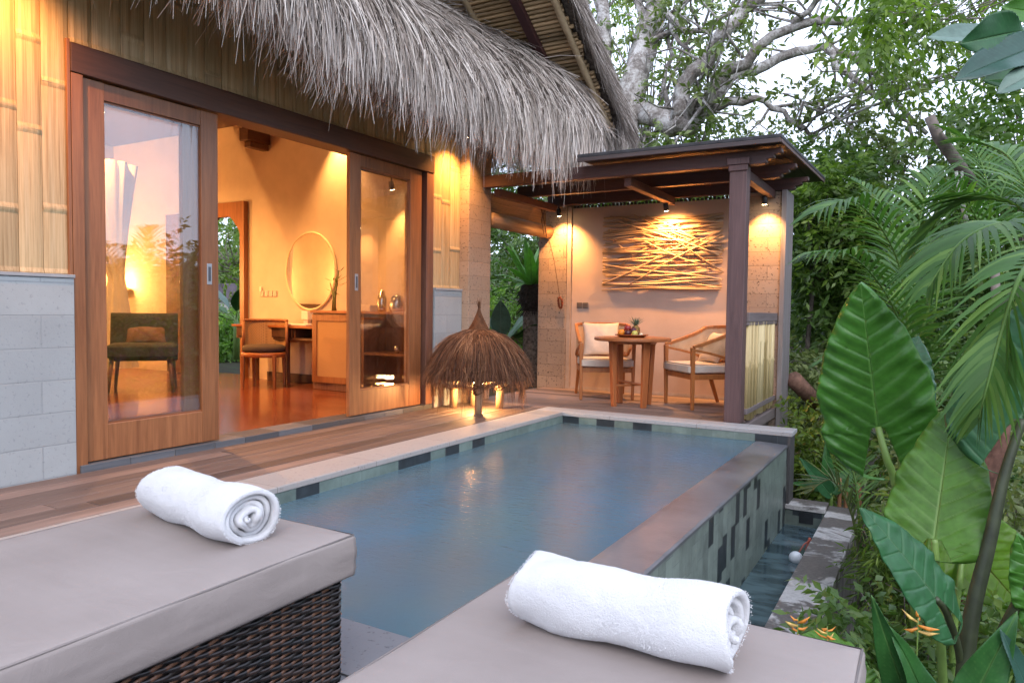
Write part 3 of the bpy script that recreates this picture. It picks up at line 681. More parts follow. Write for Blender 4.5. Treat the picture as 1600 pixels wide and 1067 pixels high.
cd = MB(); cd.tube([(-4.66, 8.75, 2.54), (-4.62, 8.80, 2.35), (-4.615, 8.86, 2.18), (-4.63, 8.92, 2.09)], .006, 6); cd.tube([(-4.63, 8.90, 2.54), (-4.61, 8.72, 2.3), (-4.62, 8.82, 2.12)], .005, 6)
cd.tube([(-4.62, 8.95, 2.10), (-4.56, 9.03, 1.75), (-4.50, 9.09, 1.27)], .004, 6); cd.build('cord', simple('cord', (.10,.05,.03), .8), bl)
rb = MB()
for i in range(9): rb.tube([(-4.50+.03*math.cos(a)+random.uniform(-.012,.012), 9.105+.012*math.sin(a)+random.uniform(-.01,.01), 1.20-.075*math.sin(a)+random.uniform(-.01,.01)) for a in np.linspace(0, 2*PI, 14)], .007, 6)
tag(rb.build('coiled_cord', simple('red_cord', (.22,.05,.02), .8), None, True), 'coil of reddish cord hanging on the stone pier below the blind', 'cord')

# ------------------------------------------------------------------ dining set
canem = None
k = N('cane_weave'); c = k.n('TexCoord'); sp_ = k.n('SeparateXYZ'); k.l(c.outputs['Object'], sp_.inputs[0])
s1 = k.math('SINE', k.math('MULTIPLY', k.math('ADD', sp_.outputs[0], sp_.outputs[1]), 330)); s2 = k.math('SINE', k.math('MULTIPLY', sp_.outputs[2], 330))
hole = k.math('GREATER_THAN', k.math('MULTIPLY', s1, s2), .30)
bb = k.bsdf(k.ramp(k.noise(k.coords(), 8, 3), [(.3, (.42,.27,.15)), (.7, (.60,.43,.27))]), .6, .3)
tr = k.n('BsdfTransparent'); mx = k.n('MixShader'); k.l(k.math('MULTIPLY', hole, .8), mx.inputs[0]); k.l(bb.outputs[0], mx.inputs[1]); k.l(tr.outputs[0], mx.inputs[2])
MT['cane'] = k.done(mx)
MT['linen'] = simple('linen', (.56,.50,.44), .9, 0, .06, 20, .2, .2, 400)
MT['pillow'] = simple('pillow_linen', (.55,.46,.38), .9, 0, .07, 16, .2, .25, 300)
def cushion(w, d, h, n=14, puff=.35):
    """rounded cushion centred on x, y; z from 0 to h"""
    bm = bmesh.new(); bmesh.ops.create_cube(bm, size=1)
    bmesh.ops.subdivide_edges(bm, edges=bm.edges, cuts=n, use_grid_fill=True)
    for v in bm.verts:
        x, y, z = v.co*2; e = max(abs(x), abs(y)); k_ = 1-(abs(x)**4+abs(y)**4)*puff*.5
        f = (1-abs(x)**6)*(1-abs(y)**6)
        v.co.x = x*w/2*(1-.02*(1-abs(y)**2)*0); v.co.y = y*d/2
        v.co.z = h/2+z*h/2*(.62+.38*f**.35)
    return bm
def from_bm(name, bm, m, parent, smooth=True, loc=None, rot=None):
    me = bpy.data.meshes.new(name); bm.to_mesh(me); bm.free(); o = finish(name, me, m, parent, smooth)
    if loc is not None: o.location = loc
    if rot is not None: o.rotation_euler = rot
    return o
def make_chair(name, label, loc, rz):
    t = thing(name, label, 'armchair', loc, rz, 'cane back armchairs in the pavilion')
    W2, fy, by = .29, -.26, .26
    for sx in (-1, 1):
        MB().bar((sx*.285, fy, .62), (sx*.28, fy+.01, 0), .042, .042, (0,1,0), .03, .03).build('leg', MT['teak_chair'], t, bevel=.005, world=False)
        MB().bar((sx*.255, by-.04, .36), (sx*.275, by+.10, 0), .042, .042, (0,1,0), .03, .03).build('leg', MT['teak_chair'], t, bevel=.005, world=False)
    fr = MB(); fr.box(-.27,.27,fy+.0,fy+.03,.30,.35); fr.box(-.25,.25,by-.05,by-.02,.30,.35); fr.box(-.285,-.255,fy,by-.03,.30,.35); fr.box(.255,.285,fy,by-.03,.30,.35)
    fr.build('seat_frame', MT['teak_chair'], t, bevel=.004, world=False)
    def up(a):   # a from -1 (left arm front) to 1 (right arm front), through the back at 0
        s = abs(a); sx = 1 if a > 0 else -1
        if s > .5:
            q = (s-.5)/.5; x = .295*1; y = .20-(.46)*q; z = .80-.175*(q**.75)
            x = .30-.0*q; return (sx*x, y, z)
        ang = s/.5*PI/2; return (sx*.30*math.sin(ang), .20+.17*math.cos(ang), .82-.02*(s/.5)**2)
    def lo(a):
        s = abs(a); sx = 1 if a > 0 else -1
        if s > .5:
            q = (s-.5)/.5; return (sx*.295, .17-.43*q, .47+.125*(q**.6))
        ang = s/.5*PI/2; return (sx*.295*math.sin(ang), .17+.13*math.cos(ang), .45+.02*(s/.5)**2)
    A = np.linspace(-1, 1, 41)
    m = MB()
    for i in range(40): m.bar(up(A[i]), tuple(np.array(up(A[i+1]))+(np.array(up(A[i+1]))-np.array(up(A[i])))*.06), .036, .03)
    m.build('top_rail', MT['teak_chair'], t, world=False, bevel=.004)
    m = MB()
    for i in range(40): m.bar(lo(A[i]), tuple(np.array(lo(A[i+1]))+(np.array(lo(A[i+1]))-np.array(lo(A[i])))*.06), .028, .024)
    m.build('lower_rail', MT['teak_chair'], t, world=False, bevel=.003)
    m = MB(); m.grid(lambda u, v: tuple((1-v)*np.array(lo(-.94+1.88*u))+v*np.array(up(-.94+1.88*u))), 41, 7)
    m.build('cane_back', MT['cane'], t, True, world=False)
    for sx in (-1, 1): MB().bar((sx*.27, by-.05, .34), (sx*.275, by-.02, .50), .035, .03, (0,1,0)).build('back_post', MT['teak_chair'], t, bevel=.003, world=False)
    o = from_bm('seat_cushion', cushion(.56, .54, .10), MT['linen'], t, True, (0, -.02, .352))
    pi = MB()
    for sx in (-1,):
        ring = [(x, y, .352+.093) for x, y in ((-.27,-.275),(.27,-.275),(.275,.24),(-.275,.24),(-.27,-.275))]
        pi.tube(ring, .005, 6)
    pi.build('piping', simple('piping', (.38,.33,.29), .8), o, world=False).location = (0, .02, -.352)
    p = bpy.data.objects.new('throw_pillow', None)
    return t
def pillow_at(label, loc, rot, w=.42, h=.42, th=.13, m=None):
    bm = bmesh.new(); bmesh.ops.create_grid(bm, x_segments=18, y_segments=18, size=1)
    top = list(bm.verts); 
    r = bmesh.ops.duplicate(bm, geom=bm.faces[:]+bm.edges[:]+bm.verts[:]); dup = [g_ for g_ in r['geom'] if isinstance(g_, bmesh.types.BMVert)]
    for s, vs in ((1, top), (-1, dup)):
        for v in vs:
            x, y = v.co.x, v.co.y; f = max(0, (1-x**2)*(1-y**2))**.45
            pin = 1-.10*(1-abs(x)**2)*abs(y)**6-.0
            v.co = Vector((x*w/2*(1-.08*(1-y*y)*abs(x)**3), y*h/2*(1-.08*(1-x*x)*abs(y)**3), s*th/2*f+.006*math.sin(7*x+3*y)*f))
    bmesh.ops.remove_doubles(bm, verts=bm.verts, dist=.0008); bmesh.ops.recalc_face_normals(bm, faces=bm.faces)
    o = from_bm('throw_pillow', bm, m or MT['pillow'], None, True, loc, rot); tag(o, label, 'pillow'); return o
CS = 1.13
cl_rz = math.atan2(.32, .54); cr_rz = math.atan2(-.707, .707)
make_chair('cane_armchair', 'cane back armchair left of the table facing the pool with its pillow propped upright', (-3.58, 8.52, 0), cl_rz).scale = (CS, CS, CS)
make_chair('cane_armchair', 'cane back armchair between the table and the dark post, turned towards the table', (-2.31, 8.40, 0), cr_rz).scale = (CS, CS, CS)
def rel(loc, rz, p): c_, s_ = math.cos(rz), math.sin(rz); return (loc[0]+c_*p[0]-s_*p[1], loc[1]+s_*p[0]+c_*p[1], p[2])
pillow_at('square linen pillow upright in the armchair beside the stone pier', rel((-3.58, 8.52), cl_rz, (-.02, .185, .73)), (rad(72), 0, cl_rz), .48, .45)
pillow_at('beige linen pillow lying in the armchair beside the dark post', rel((-2.31, 8.40), cr_rz, (0, .17, .68)), (rad(60), 0, cr_rz), .46, .40)
tb = thing('round_table', 'small round wooden table with four slab legs holding the fruit', 'table', (-3.0, 7.97, 0))
MB().lathe([(.425,0),(.44,.006),(.44,.032),(.432,.040)], (-3.0, 7.97, .752), 40).build('table_top', MT['teak_x'], tb, bevel=.003)
MB().lathe([(.27,0),(.29,.03)], (-3.0, 7.97, .72), 32).build('apron', MT['teak_x'], tb)
for a in (rad(235), rad(325), rad(55), rad(145)):
    ca, sa = math.cos(a), math.sin(a)
    MB().bar((-3.0+.27*ca, 7.97+.27*sa, .75), (-3.0+.24*ca, 7.97+.24*sa, 0), .085, .06, (ca,sa,0), .06, .045).build('leg', MT['teak_red'], tb, bevel=.006)
for a in (rad(55), rad(145)):
    ca, sa = math.cos(a), math.sin(a); zz = .24 if a < 1.5 else .262
    MB().bar((-3.0-.23*ca, 7.97-.23*sa, zz), (-3.0+.23*ca, 7.97+.23*sa, zz), .05, .022).build('stretcher', MT['teak_x'], tb, bevel=.003)
tray = MB(); bx, by_ = -3.02, 7.99
tray.lathe([(.02,.004),(.15,.002),(.19,.028),(.205,.032),(.195,.022),(.155,.010),(.02,.010)], (bx, by_, .793), 30, sy=.7)
tag(tray.build('fruit_tray', MT['teak_x'], None, True), 'shallow oval wooden tray of fruit on the round table', 'tray')
def fruit(name, label, x, y, z, r, c, sq=.95, rough=.35, stalk=True):
    o = MB().lathe([(.0005, -r*sq)]+[(r*math.sin(a), -r*sq*math.cos(a)-(.12*r*math.exp(-((a-PI)/.35)**2))) for a in np.linspace(.15, PI-.12, 12)]+[(.001, r*sq*.86)], (x, y, z), 18)
    if stalk: o.tube([(x, y, z+r*.8), (x+.004, y, z+r*1.02)], .003, 5)
    tag(o.build(name, simple(name+'_'+c[0], c[1], rough, 0, .2, 30), None, True), label, 'fruit', 'fruit on the tray')
z = .803
fruit('orange', 'round orange at the front of the fruit tray', bx-.105, by_-.055, z+.042, .042, ('o', (.75,.25,.02)), .95, .5)
fruit('apple', 'dark plum red apple beside the orange on the tray', bx-.02, by_-.07, z+.040, .040, ('d', (.07,.015,.02)))
fruit('apple', 'pale yellow green apple on the fruit tray', bx+.06, by_-.06, z+.036, .036, ('g', (.55,.5,.12)))
fruit('apple', 'red apple on top of the fruit pile', bx-.05, by_+.0, z+.095, .04, ('r', (.30,.03,.03)))
fruit('apple', 'dark red apple at the back of the tray', bx-.09, by_+.04, z+.05, .042, ('r2', (.22,.03,.03)))
fruit('passion_fruit', 'purple passion fruit leaning on the pineapple', bx+.02, by_+.0, z+.07, .036, ('p', (.10,.02,.04)))
fruit('lime', 'small cream coloured fruit at the end of the tray', bx+.125, by_-.03, z+.022, .024, ('c', (.6,.5,.35)))
pn = thing('pineapple', 'small pineapple with a spiky crown behind the fruit', 'pineapple', (bx+.03, by_+.05, z))
MB().lathe([(.02,0),(.045,.02),(.052,.06),(.046,.10),(.02,.125)], (bx+.03, by_+.05, z+.002), 16).build('pineapple_body', simple('pine_skin', (.22,.13,.04), .7, 0, .6, 60, .3, .9, 90), pn, True)
m = MB()
for i in range(26):
    a = i*2.4; e = 1.35-.9*(i/26); L = .10+.05*random.random(); q = np.array([bx+.03, by_+.05, z+.12])
    d = np.array([math.cos(a)*math.cos(e), math.sin(a)*math.cos(e), math.sin(e)])
    m.bar(q, q+d*L*.5, .008, .003, (0,0,1), .011, .003); m.bar(q+d*L*.5, q+d*L+np.array([0,0,-.01]), .011, .003, (0,0,1), .001, .001)
m.build('pineapple_crown', leafmat('pine_leaf', (.10,.16,.10), (.30,.36,.28), .5, .1), pn)

# ------------------------------------------------------------------ straw dome lamp
dl = thing('dome_lamp', 'shaggy brown palm fibre dome lamp on rough log legs by the glass door', 'lamp', (-4.22, 6.58, 0))
cx, cy = -4.22, 6.58
dp = [(.487,.36),(.495,.43),(.485,.51),(.445,.635),(.37,.745),(.26,.825),(.13,.87),(.075,.885)]
k = N('palm_fibre_body'); n1 = k.noise(k.coords((9,9,3)), 3, 5, .7)
fb = k.bsdf(k.ramp(n1, [(.3, (.05,.022,.012)), (.6, (.16,.07,.033)), (.8, (.30,.14,.065))]), .8, .2, 0, k.bump(n1, .9, .03))
ft = k.n('BsdfTranslucent'); ft.inputs[0].default_value = (.55,.22,.07,1); fm = k.n('MixShader'); fm.inputs[0].default_value = .10; k.l(fb.outputs[0], fm.inputs[1]); k.l(ft.outputs[0], fm.inputs[2])
MT['ijuk'] = k.done(fm)
sh = MB(); sh.lathe(dp, (cx, cy, 0), 40); sh.f = sh.f[:-2]
sho = sh.build('shade', MT['ijuk'], dl, True); q = sho.modifiers.new('solid', 'SOLIDIFY'); q.thickness = .02
k = N('palm_fibre'); t_ = k.attr(); MT['fibre'] = k.done(k.bsdf(k.ramp(t_, [(.1, (.03,.015,.01)), (.5, (.16,.068,.035)), (.9, (.36,.18,.09))]), .7, .3))
n = 9000; a = RNG.uniform(0, 2*PI, n); u = RNG.random(n)**.8; pr = np.array(dp)[::-1]
ri = np.interp(u, np.linspace(0,1,len(pr)), pr[:,0]); zi = np.interp(u, np.linspace(0,1,len(pr)), pr[:,1])
ri2 = np.interp(u+.03, np.linspace(0,1.03,len(pr)), pr[:,0]); zi2 = np.interp(u+.03, np.linspace(0,1.03,len(pr)), pr[:,1])
P = np.stack([cx+(ri+.012)*np.cos(a), cy+(ri+.012)*np.sin(a), zi], -1)
dr = np.clip(ri2-ri, 0, None)+.004; dz = zi2-zi-.002; dr = np.where(u > .75, .0005, dr); D = np.stack([dr*np.cos(a), dr*np.sin(a), dz], -1)+RNG.normal(size=(n,3))*.0028
D /= np.linalg.norm(D, axis=1)[:, None]
tn = np.clip(RNG.normal(.42,.22,n)+.25*(np.sin(a*5+2)>.5)*(u<.5), 0, 1)
f1 = straws(P, D, np.minimum(RNG.uniform(.10,.26,n), np.maximum(zi-.32, .04)), RNG.uniform(.003,.006,n), tn, curl=RNG.uniform(.25,.7,n), segs=3)
n = 2100; a = RNG.uniform(0, 2*PI, n); a = a+.10*np.sin(a*17); a = a[(np.cos(a-rad(-62)) < .35) | (RNG.random(n) < .3)]; n = len(a); P = np.stack([cx+.49*np.cos(a), cy+.49*np.sin(a), RNG.uniform(.32,.44,n)], -1)
D = np.stack([.0*np.cos(a), .0*np.sin(a), -np.ones(n)], -1)+RNG.normal(size=(n,3))*.08; D /= np.linalg.norm(D, axis=1)[:, None]
f2 = straws(P, D, np.clip(RNG.normal(.20,.10,n),.04,.40), RNG.uniform(.002,.0045,n), np.clip(RNG.normal(.35,.2,n),0,1), curl=np.zeros(n), segs=2)
np_mesh('fibre', np.concatenate([f1[0],f2[0]]), np.concatenate([f1[1],f2[1]+len(f1[0])]), np.concatenate([f1[2],f2[2]]), MT['fibre'], sho)
cp = MB(); zc = .87
prof_c = []
for i in range(22): 
    f_ = i/21; rr_ = .105*(1-f_)**1.35+.012; prof_c.append((rr_*(1.06 if i % 2 else 1), .87+.24*f_))
cp.lathe(prof_c, (cx, cy, 0), 20); cp.tube([(cx, cy, 1.10), (cx+.006, cy, 1.18)], [.012, .002], 6)
for i in range(30): cp.tube([(cx+random.uniform(-.01,.01), cy+random.uniform(-.01,.01), 1.09), (cx+random.uniform(-.03,.03), cy+random.uniform(-.03,.03), 1.19+random.uniform(-.03,.03))], [.003,.001], 4)
cp.build('cap', MT['ijuk'], dl, True)
legs = [(-.37,.06),(.13,-.20),(.10,.28),(-.27,.33)]
for lx, ly in legs:
    MB().tube([(cx+lx*.8, cy+ly*.8, .62), (cx+lx*.92, cy+ly*.92, .34), (cx+lx*1.0+.012, cy+ly, .2), (cx+lx*1.0, cy+ly, 0)], [.042,.044,.046,.042], 10, jit=.12).build('leg', MT['lampstick'], dl, True)
cb_ = [((-.47,.03,.24),(.20,-.22,.25)), ((.17,-.28,.24),(.13,.36,.30)), ((.18,.30,.27),(-.33,.37,.25)), ((-.30,.42,.29),(-.42,-.02,.28))]
for p, q in cb_: MB().tube([(cx+p[0],cy+p[1],p[2]), (cx+(p[0]+q[0])/2,cy+(p[1]+q[1])/2,(p[2]+q[2])/2+.015), (cx+q[0],cy+q[1],q[2])], [.022,.025,.02], 8, jit=.15).build('crossbar', MT['lampstick'], dl, True)
for lx, ly in legs[:3]:
    m = MB()
    for i in range(5): m.tube([(cx+lx+.05*math.cos(b), cy+ly+.05*math.sin(b), .235+.03*math.sin(b*1+i)+.012*i) for b in np.linspace(0, 2*PI, 12)], .008, 5)
    m.build('lashing', simple('lashing', (.09,.045,.02), .9), dl, True)
MB().lathe([(.012,.44),(.04,.40),(.06,.33),(.045,.27),(.004,.25)], (cx, cy, 0), 16).build('bulb', emit('dome_bulb', (1.0,.72,.38), 50), dl, True)
def point(name, loc, e, r=.05, parent=None, color=WARM):
    ld = bpy.data.lights.new(name, 'POINT'); ld.energy = e; ld.color = color; ld.shadow_soft_size = r
    o = bpy.data.objects.new(name, ld); COL.objects.link(o); o.parent = parent
    o.location = np.array(loc)-(parent_origin(parent) if parent else 0); return o
point('lamp_light', (cx, cy, .22), LP_DOME, .05, dl)
# ------------------------------------------------------------------ villa interior
desk = thing('writing_desk', 'long wooden wall desk with open drawer box under the round mirror', 'desk', (-7.5, 7.0, .04))
MB().box(-8.45, -6.89, 6.80, 7.29, .815, .845).build('desk_top', MT['teak_x'], desk, bevel=.003)
d_ = MB(); d_.box(-8.40, -6.90, 6.84, 7.28, .655, .685); d_.box(-8.40, -8.37, 6.84, 7.28, .685, .814); d_.box(-7.75, -7.30, 6.83, 6.86, .687, .812); d_.box(-8.36, -7.76, 6.83, 6.86, .687, .812); d_.box(-7.28, -7.25, 6.84, 7.28, .687, .812)
d_.build('drawer_box', MT['frame_dark'], desk, bevel=.003)
for x in (-8.37, -7.75): MB().box(x, x+.06, 7.1, 7.16, .042, .654).build('leg', MT['frame_dark_z'], desk)
cab = thing('cane_cabinet', 'wooden cabinet with a woven cane door beside the desk', 'cabinet', (-6.5, 7.0, .04))
c_ = MB(); c_.box(-6.885, -5.08, 6.74, 7.27, 1.02, 1.05); c_.build('cabinet_top', MT['teak_x'], cab, bevel=.003)
MB().box(-6.87, -6.08, 6.78, 7.27, .045, 1.018).build('carcass', MT['frame_dark_z'], cab, bevel=.003)
c_ = MB(); c_.box(-6.86, -6.78, 6.75, 6.779, .14, 1.0); c_.box(-6.28, -6.20, 6.75, 6.779, .14, 1.0); c_.box(-6.78, -6.28, 6.75, 6.779, .92, 1.0); c_.box(-6.78, -6.28, 6.75, 6.779, .14, .22)
cdr = c_.build('door', MT['teak'], cab, bevel=.003)
k = N('cane_panel'); c = k.n('TexCoord'); sp_ = k.n('SeparateXYZ'); k.l(c.outputs['Object'], sp_.inputs[0])
s1 = k.math('SINE', k.math('MULTIPLY', sp_.outputs[0], 300)); s2 = k.math('SINE', k.math('MULTIPLY', sp_.outputs[2], 300)); h_ = k.math('MULTIPLY', s1, s2)
cpm = k.done(k.bsdf(k.ramp(h_, [(.3, (.46,.28,.13)), (.9, (.16,.08,.035))]), .6, .3)); MT['cane_panel'] = cpm
MB().box(-6.78, -6.28, 6.762, 6.772, .22, .92).build('cane_panel', cpm, cdr)
MB().box(-6.235, -6.215, 6.735, 6.75, .48, .60).build('handle', MT['frame_dark_z'], cdr)
c_ = MB(); c_.box(-6.06, -6.02, 6.78, 7.27, .045, 1.018); c_.box(-5.12, -5.08, 6.78, 7.27, .045, 1.018); c_.box(-6.02, -5.12, 7.2, 7.27, .045, 1.018); c_.box(-6.02, -5.12, 6.78, 7.2, .52, .55); c_.box(-6.02, -5.12, 6.8, 7.2, .045, .08)
c_.build('minibar_niche', MT['frame_dark_z'], cab)
mir = thing('round_mirror', 'large round mirror in a thin pale frame above the desk', 'mirror', (-7.42, 7.298, 1.58))
sx_, sz_ = .465, .525; mx_, mz_ = -7.42, 1.585
fr = MB(); fr.tube([(mx_+sx_*math.cos(a), 7.275, mz_+sz_*math.sin(a)) for a in np.linspace(0, 2*PI, 61)], .017, 8, caps=False); fr.build('mirror_frame', simple('mirror_frame', (.75,.62,.42), .4), mir, True)
m = MB(); cxs = [(mx_+sx_*math.cos(a), mz_+sz_*math.sin(a)) for a in np.linspace(0, 2*PI, 49)[:-1]]; m.prism(cxs, 1, 7.270, 7.29)
k = N('mirror_glass'); MT['mirror'] = k.done(k.bsdf((.92,.9,.88), .01, .5, 1)); m.build('mirror_glass', MT['mirror'], mir)
dc = thing('desk_chair', 'low cane backed desk chair with a round dark seat cushion', 'chair', (-7.55, 6.58, .042), rad(-60))
for x, y in ((-.2,-.2),(.2,-.2),(-.2,.2),(.2,.2)): MB().bar((x, y, .42), (x*1.02, y*1.02, 0), .055, .045, (0,1,0), .038, .03).build('leg', MT['teak'], dc, bevel=.004, world=False)
MB().lathe([(.27,.40),(.28,.41),(.28,.45),(.27,.46)], (0,0,0), 28).build('seat_ring', MT['teak_x'], dc, True, world=False)
MB().lathe([(.02,.462),(.24,.462),(.27,.485),(.27,.53),(.23,.555),(.02,.565)], (0,0,0), 28).build('seat_cushion', simple('dark_cushion', (.06,.045,.04), .9), dc, True, world=False)
def arc(u, v, r=.285, z0=.46, z1=.86): a = PI*.55+u*PI*.9; return (r*math.cos(a), r*math.sin(a), z0+v*(z1-z0))
MB().grid(lambda u, v: arc(u, v), 25, 3).build('cane_back', MT['cane_panel'], dc, True, world=False)
m = MB()
for zz in (.87, .455): m.tube([arc(u, 0, .287, zz) for u in np.linspace(0, 1, 25)], .02, 8)
for u in (0, 1): m.tube([arc(u, 0, .287), arc(u, 1, .287)], .02, 8)
m.build('back_frame', MT['teak'], dc, True, world=False)
# small things on the desk and cabinet
def small(name, label, cat, fn, m, smooth=False, bevel=0):
    q = MB(); fn(q); return tag(q.build(name, m, None, smooth, bevel), label, cat)
small('folder', 'white writing folder lying on the desk', 'folder', lambda q: q.box(-7.75, -7.1, 6.88, 7.12, .846, .868), MT['white'], bevel=.004)
small('tissue_box', 'small white box by the wall below the mirror', 'box', lambda q: q.box(-7.50, -7.38, 7.18, 7.285, .92, 1.04).box(-7.48, -7.40, 7.2, 7.27, .846, .92), MT['white'], bevel=.004)
so_ = thing('wall_socket', 'pair of dark wall sockets below the mirror', 'socket', (-7.26, 7.298, .98)); MB().box(-7.34, -7.255, 7.288, 7.298, .94, 1.03).build('plate', MT['plate'], so_, bevel=.003); MB().box(-7.24, -7.155, 7.288, 7.298, .94, 1.03).build('plate', MT['plate'], so_, bevel=.003)
sw_ = thing('light_switch', 'row of four grey switches on the wall beside the arched doorway', 'light switch', (-8.3, 7.298, 1.28))
for i in range(4): MB().box(-8.44+i*.088, -8.362+i*.088, 7.286, 7.298, 1.24, 1.32).build('switch_plate', simple('switch_grey', (.35,.32,.29), .4), sw_, bevel=.003)
MB().box(-8.44, -8.40, 7.275, 7.286, 1.31, 1.38).build('key_card_holder', MT['white'], sw_)
va = thing('bamboo_vase', 'leafy bamboo stalks standing on the cane cabinet', 'plant', (-6.72, 7.0, 1.05))
m = MB()
for dx, h, l_ in ((0,.52,.10),(.03,.36,-.08),(-.03,.26,.05),(.02,.42,.02)): m.tube([(-6.72+dx, 7.0, 1.052), (-6.72+dx+l_*.4, 6.99, 1.05+h*.5), (-6.72+dx+l_, 6.98, 1.05+h)], [.012,.011,.008], 7)
m.build('stalk', leafmat('bamboo_stalk', (.14,.16,.05), (.25,.25,.08), .4, 0), va, True)
m = MB()
for i in range(16):
    p = np.array([-6.72+random.uniform(-.05,.12), 7.0, 1.05+random.uniform(.2,.52)]); a = random.uniform(0, 2*PI); d = np.array([math.cos(a), math.sin(a)*.6, random.uniform(.2,.9)]); d /= np.linalg.norm(d); L = random.uniform(.08,.15)
    m.bar(p, p+d*L*.5, .004, .002, (0,0,1), .016, .002); m.bar(p+d*L*.5, p+d*L, .016, .002, (0,0,1), .002, .001)
m.build('foliage', leafmat('vase_leaf', (.10,.14,.04), (.28,.3,.1)), va)
ket = thing('kettle', 'polished steel kettle on the cane cabinet behind the glass door', 'kettle', (-5.68, 7.0, 1.05))
MB().lathe([(.085,.0),(.09,.02),(.095,.08),(.085,.15),(.065,.19),(.045,.2),(.01,.215)], (-5.68, 7.0, 1.052), 24).build('kettle_body', MT['steel'], ket, True)
MB().tube([(-5.62, 6.95, 1.24), (-5.57, 6.91, 1.24), (-5.56, 6.90, 1.15), (-5.60, 6.93, 1.10)], .012, 8).build('handle', MT['black'], ket, True)
fl = thing('thermos_flask', 'tall steel thermos flask left of the kettle', 'flask', (-5.92, 7.0, 1.05))
MB().lathe([(.055,0),(.06,.02),(.06,.16),(.045,.20),(.035,.21),(.035,.25),(.02,.265)], (-5.92, 7.0, 1.052), 22).build('flask_body', MT['steel'], fl, True)
MB().tube([(-5.86, 6.97, 1.24), (-5.82, 6.95, 1.2), (-5.84, 6.96, 1.12)], .01, 8).build('handle', MT['black'], fl, True)
small('tissue_box', 'cream box of cups and sachets left of the steel flask', 'box', lambda q: q.box(-6.22, -6.04, 6.92, 7.06, 1.051, 1.13), simple('cream_box', (.72,.62,.48), .5), bevel=.006)
for gx, gl_ in ((-5.6, 'steel tumbler on the minibar niche shelf, farther from the sheer curtain'), (-5.45, 'steel tumbler on the minibar niche shelf, closer to the sheer curtain')): small('cup', gl_, 'cup', lambda q: q.lathe([(.03,.0),(.036,.09),(.033,.09),(.028,.005)], (gx, 6.9, .552), 16), MT['steel'], True)
cu = MB(); cu.grid(lambda u, v: (-5.30+.22*u, 6.66+.035*math.sin(u*22), .06+v*2.35), 40, 12)
tag(cu.build('sheer_curtain', simple('sheer', (.72,.58,.48), .9), None, True), 'thin pale curtain hanging behind the glass of the narrower sliding door', 'curtain').modifiers.new('solid', 'SOLIDIFY').thickness = .004
# lounge chair behind the glass
lc = thing('lounge_chair', 'dark grey upholstered lounge chair behind the sliding glass door', 'lounge chair', (-8.35, 5.42, .042), rad(52)); lc.scale = (1.14, 1.14, 1.14)
dk = simple('dark_fabric', (.066,.062,.07), .95, 0, .2, 30, .2, .3, 200)
from_bm('seat', cushion(.66, .62, .16), dk, lc, True, (0, 0, .36)); 
o = from_bm('backrest', cushion(.66, .52, .13), dk, lc, True, (0, .27, .56), (rad(78), 0, 0))
for x, y in ((-.27,-.25),(.27,-.25),(-.27,.27),(.27,.27)): MB().tube([(x, y, .38), (x*1.12, y*1.15, 0)], [.026,.015], 8).build('leg', MT['frame_dark_z'], lc, True, world=False)
pillow_at('brown lumbar pillow on the dark lounge chair', (-8.48, 5.55, .72), (rad(70), 0, rad(52)), .48, .24, .12, simple('brown_pillow', (.20,.11,.085), .9))
# canopy bed, mostly seen in the mirror
bed = thing('canopy_bed', 'bed with wooden headboard and hanging white canopy seen through the glass and in the mirror', 'bed', (-10.6, 4.2, .04))
MB().box(-11.9, -9.7, 3.0, 5.0, .20, .40).build('bed_frame', MT['frame_dark'], bed, bevel=.01)
from_bm('mattress', cushion(2.1, 1.9, .28), MT['white'], bed, True, (-.2, -.2, .37))
MB().box(-11.99, -11.90, 1.2, 5.2, .05, 1.16).build('headboard', MT['frame_dark'], bed, bevel=.01)
def drape(x, y, r0, zt, zw, zb, dx):
    def fn(u, v):
        z = zb+(zt-zb)*v; w = .09+(r0-.09)*abs((z-zw)/(zt-zw if z > zw else (zw-zb)))**1.2 if z > zw else .10+.13*((zw-z)/(zw-zb))
        xx = x+dx*max(0, (z-zw)/(zt-zw))
        return (xx+w*math.cos(2*PI*u)*(1+.12*math.sin(u*60)), y+w*math.sin(2*PI*u)*(1+.12*math.sin(u*60)), z)
    return MB().grid(fn, 60, 24, closed_u=True)
dm = simple('drape_cloth', (.80,.74,.66), .9, 0, .04)
drape(-9.5, 5.80, .42, 3.0, 1.42, .25, -.35).build('canopy_drape', dm, bed, True)
drape(-11.45, 2.15, .40, 3.1, 1.2, .25, .0).build('canopy_drape', dm, bed, True)
MB().box(-11.6, -9.4, 2.9, 5.5, 3.05, 3.12).build('canopy_frame', MT['frame_dark'], bed)
# interior lights
MT['bulb2'] = emit('bulb_inside', (1,.7,.36), 12)
def downlight(label, loc, aim, e, size, group='ceiling spotlights in the villa'):
    return spot('ceiling_spotlight', label, loc, aim, e, size, .8, group)
downlight('ceiling spotlight washing the wall above the round mirror', (-6.85, 7.08, 3.62), (-6.85, 7.28, 2.3), LI*.5, 75)
downlight('ceiling spotlight over the kettle end of the cabinet', (-5.82, 7.05, 2.6), (-5.82, 7.3, 1.7), LI*.22, 65)
downlight('added fill spotlight over the middle of the villa floor', (-7.0, 4.6, 3.6), (-7.0, 5.2, 0), LI*1.2, 130)  # unseen ceiling lamp added as warm fill for the whole room
downlight('added fill spotlight near the bed and lounge chair', (-9.3, 5.5, 3.6), (-9.3, 6.3, 0), LI*.75, 120)  # another unseen lamp, added to fill the bed side of the room
bs = thing('bedside_lamp', 'glowing bedside uplight on the far wall behind the drape', 'lamp', (-11.6, 7.12, 1.25))
MB().lathe([(.05,0),(.09,.03),(.10,.16)], (-11.6, 7.17, 1.22), 20).build('lamp_shade', MT['brass'], bs, True)
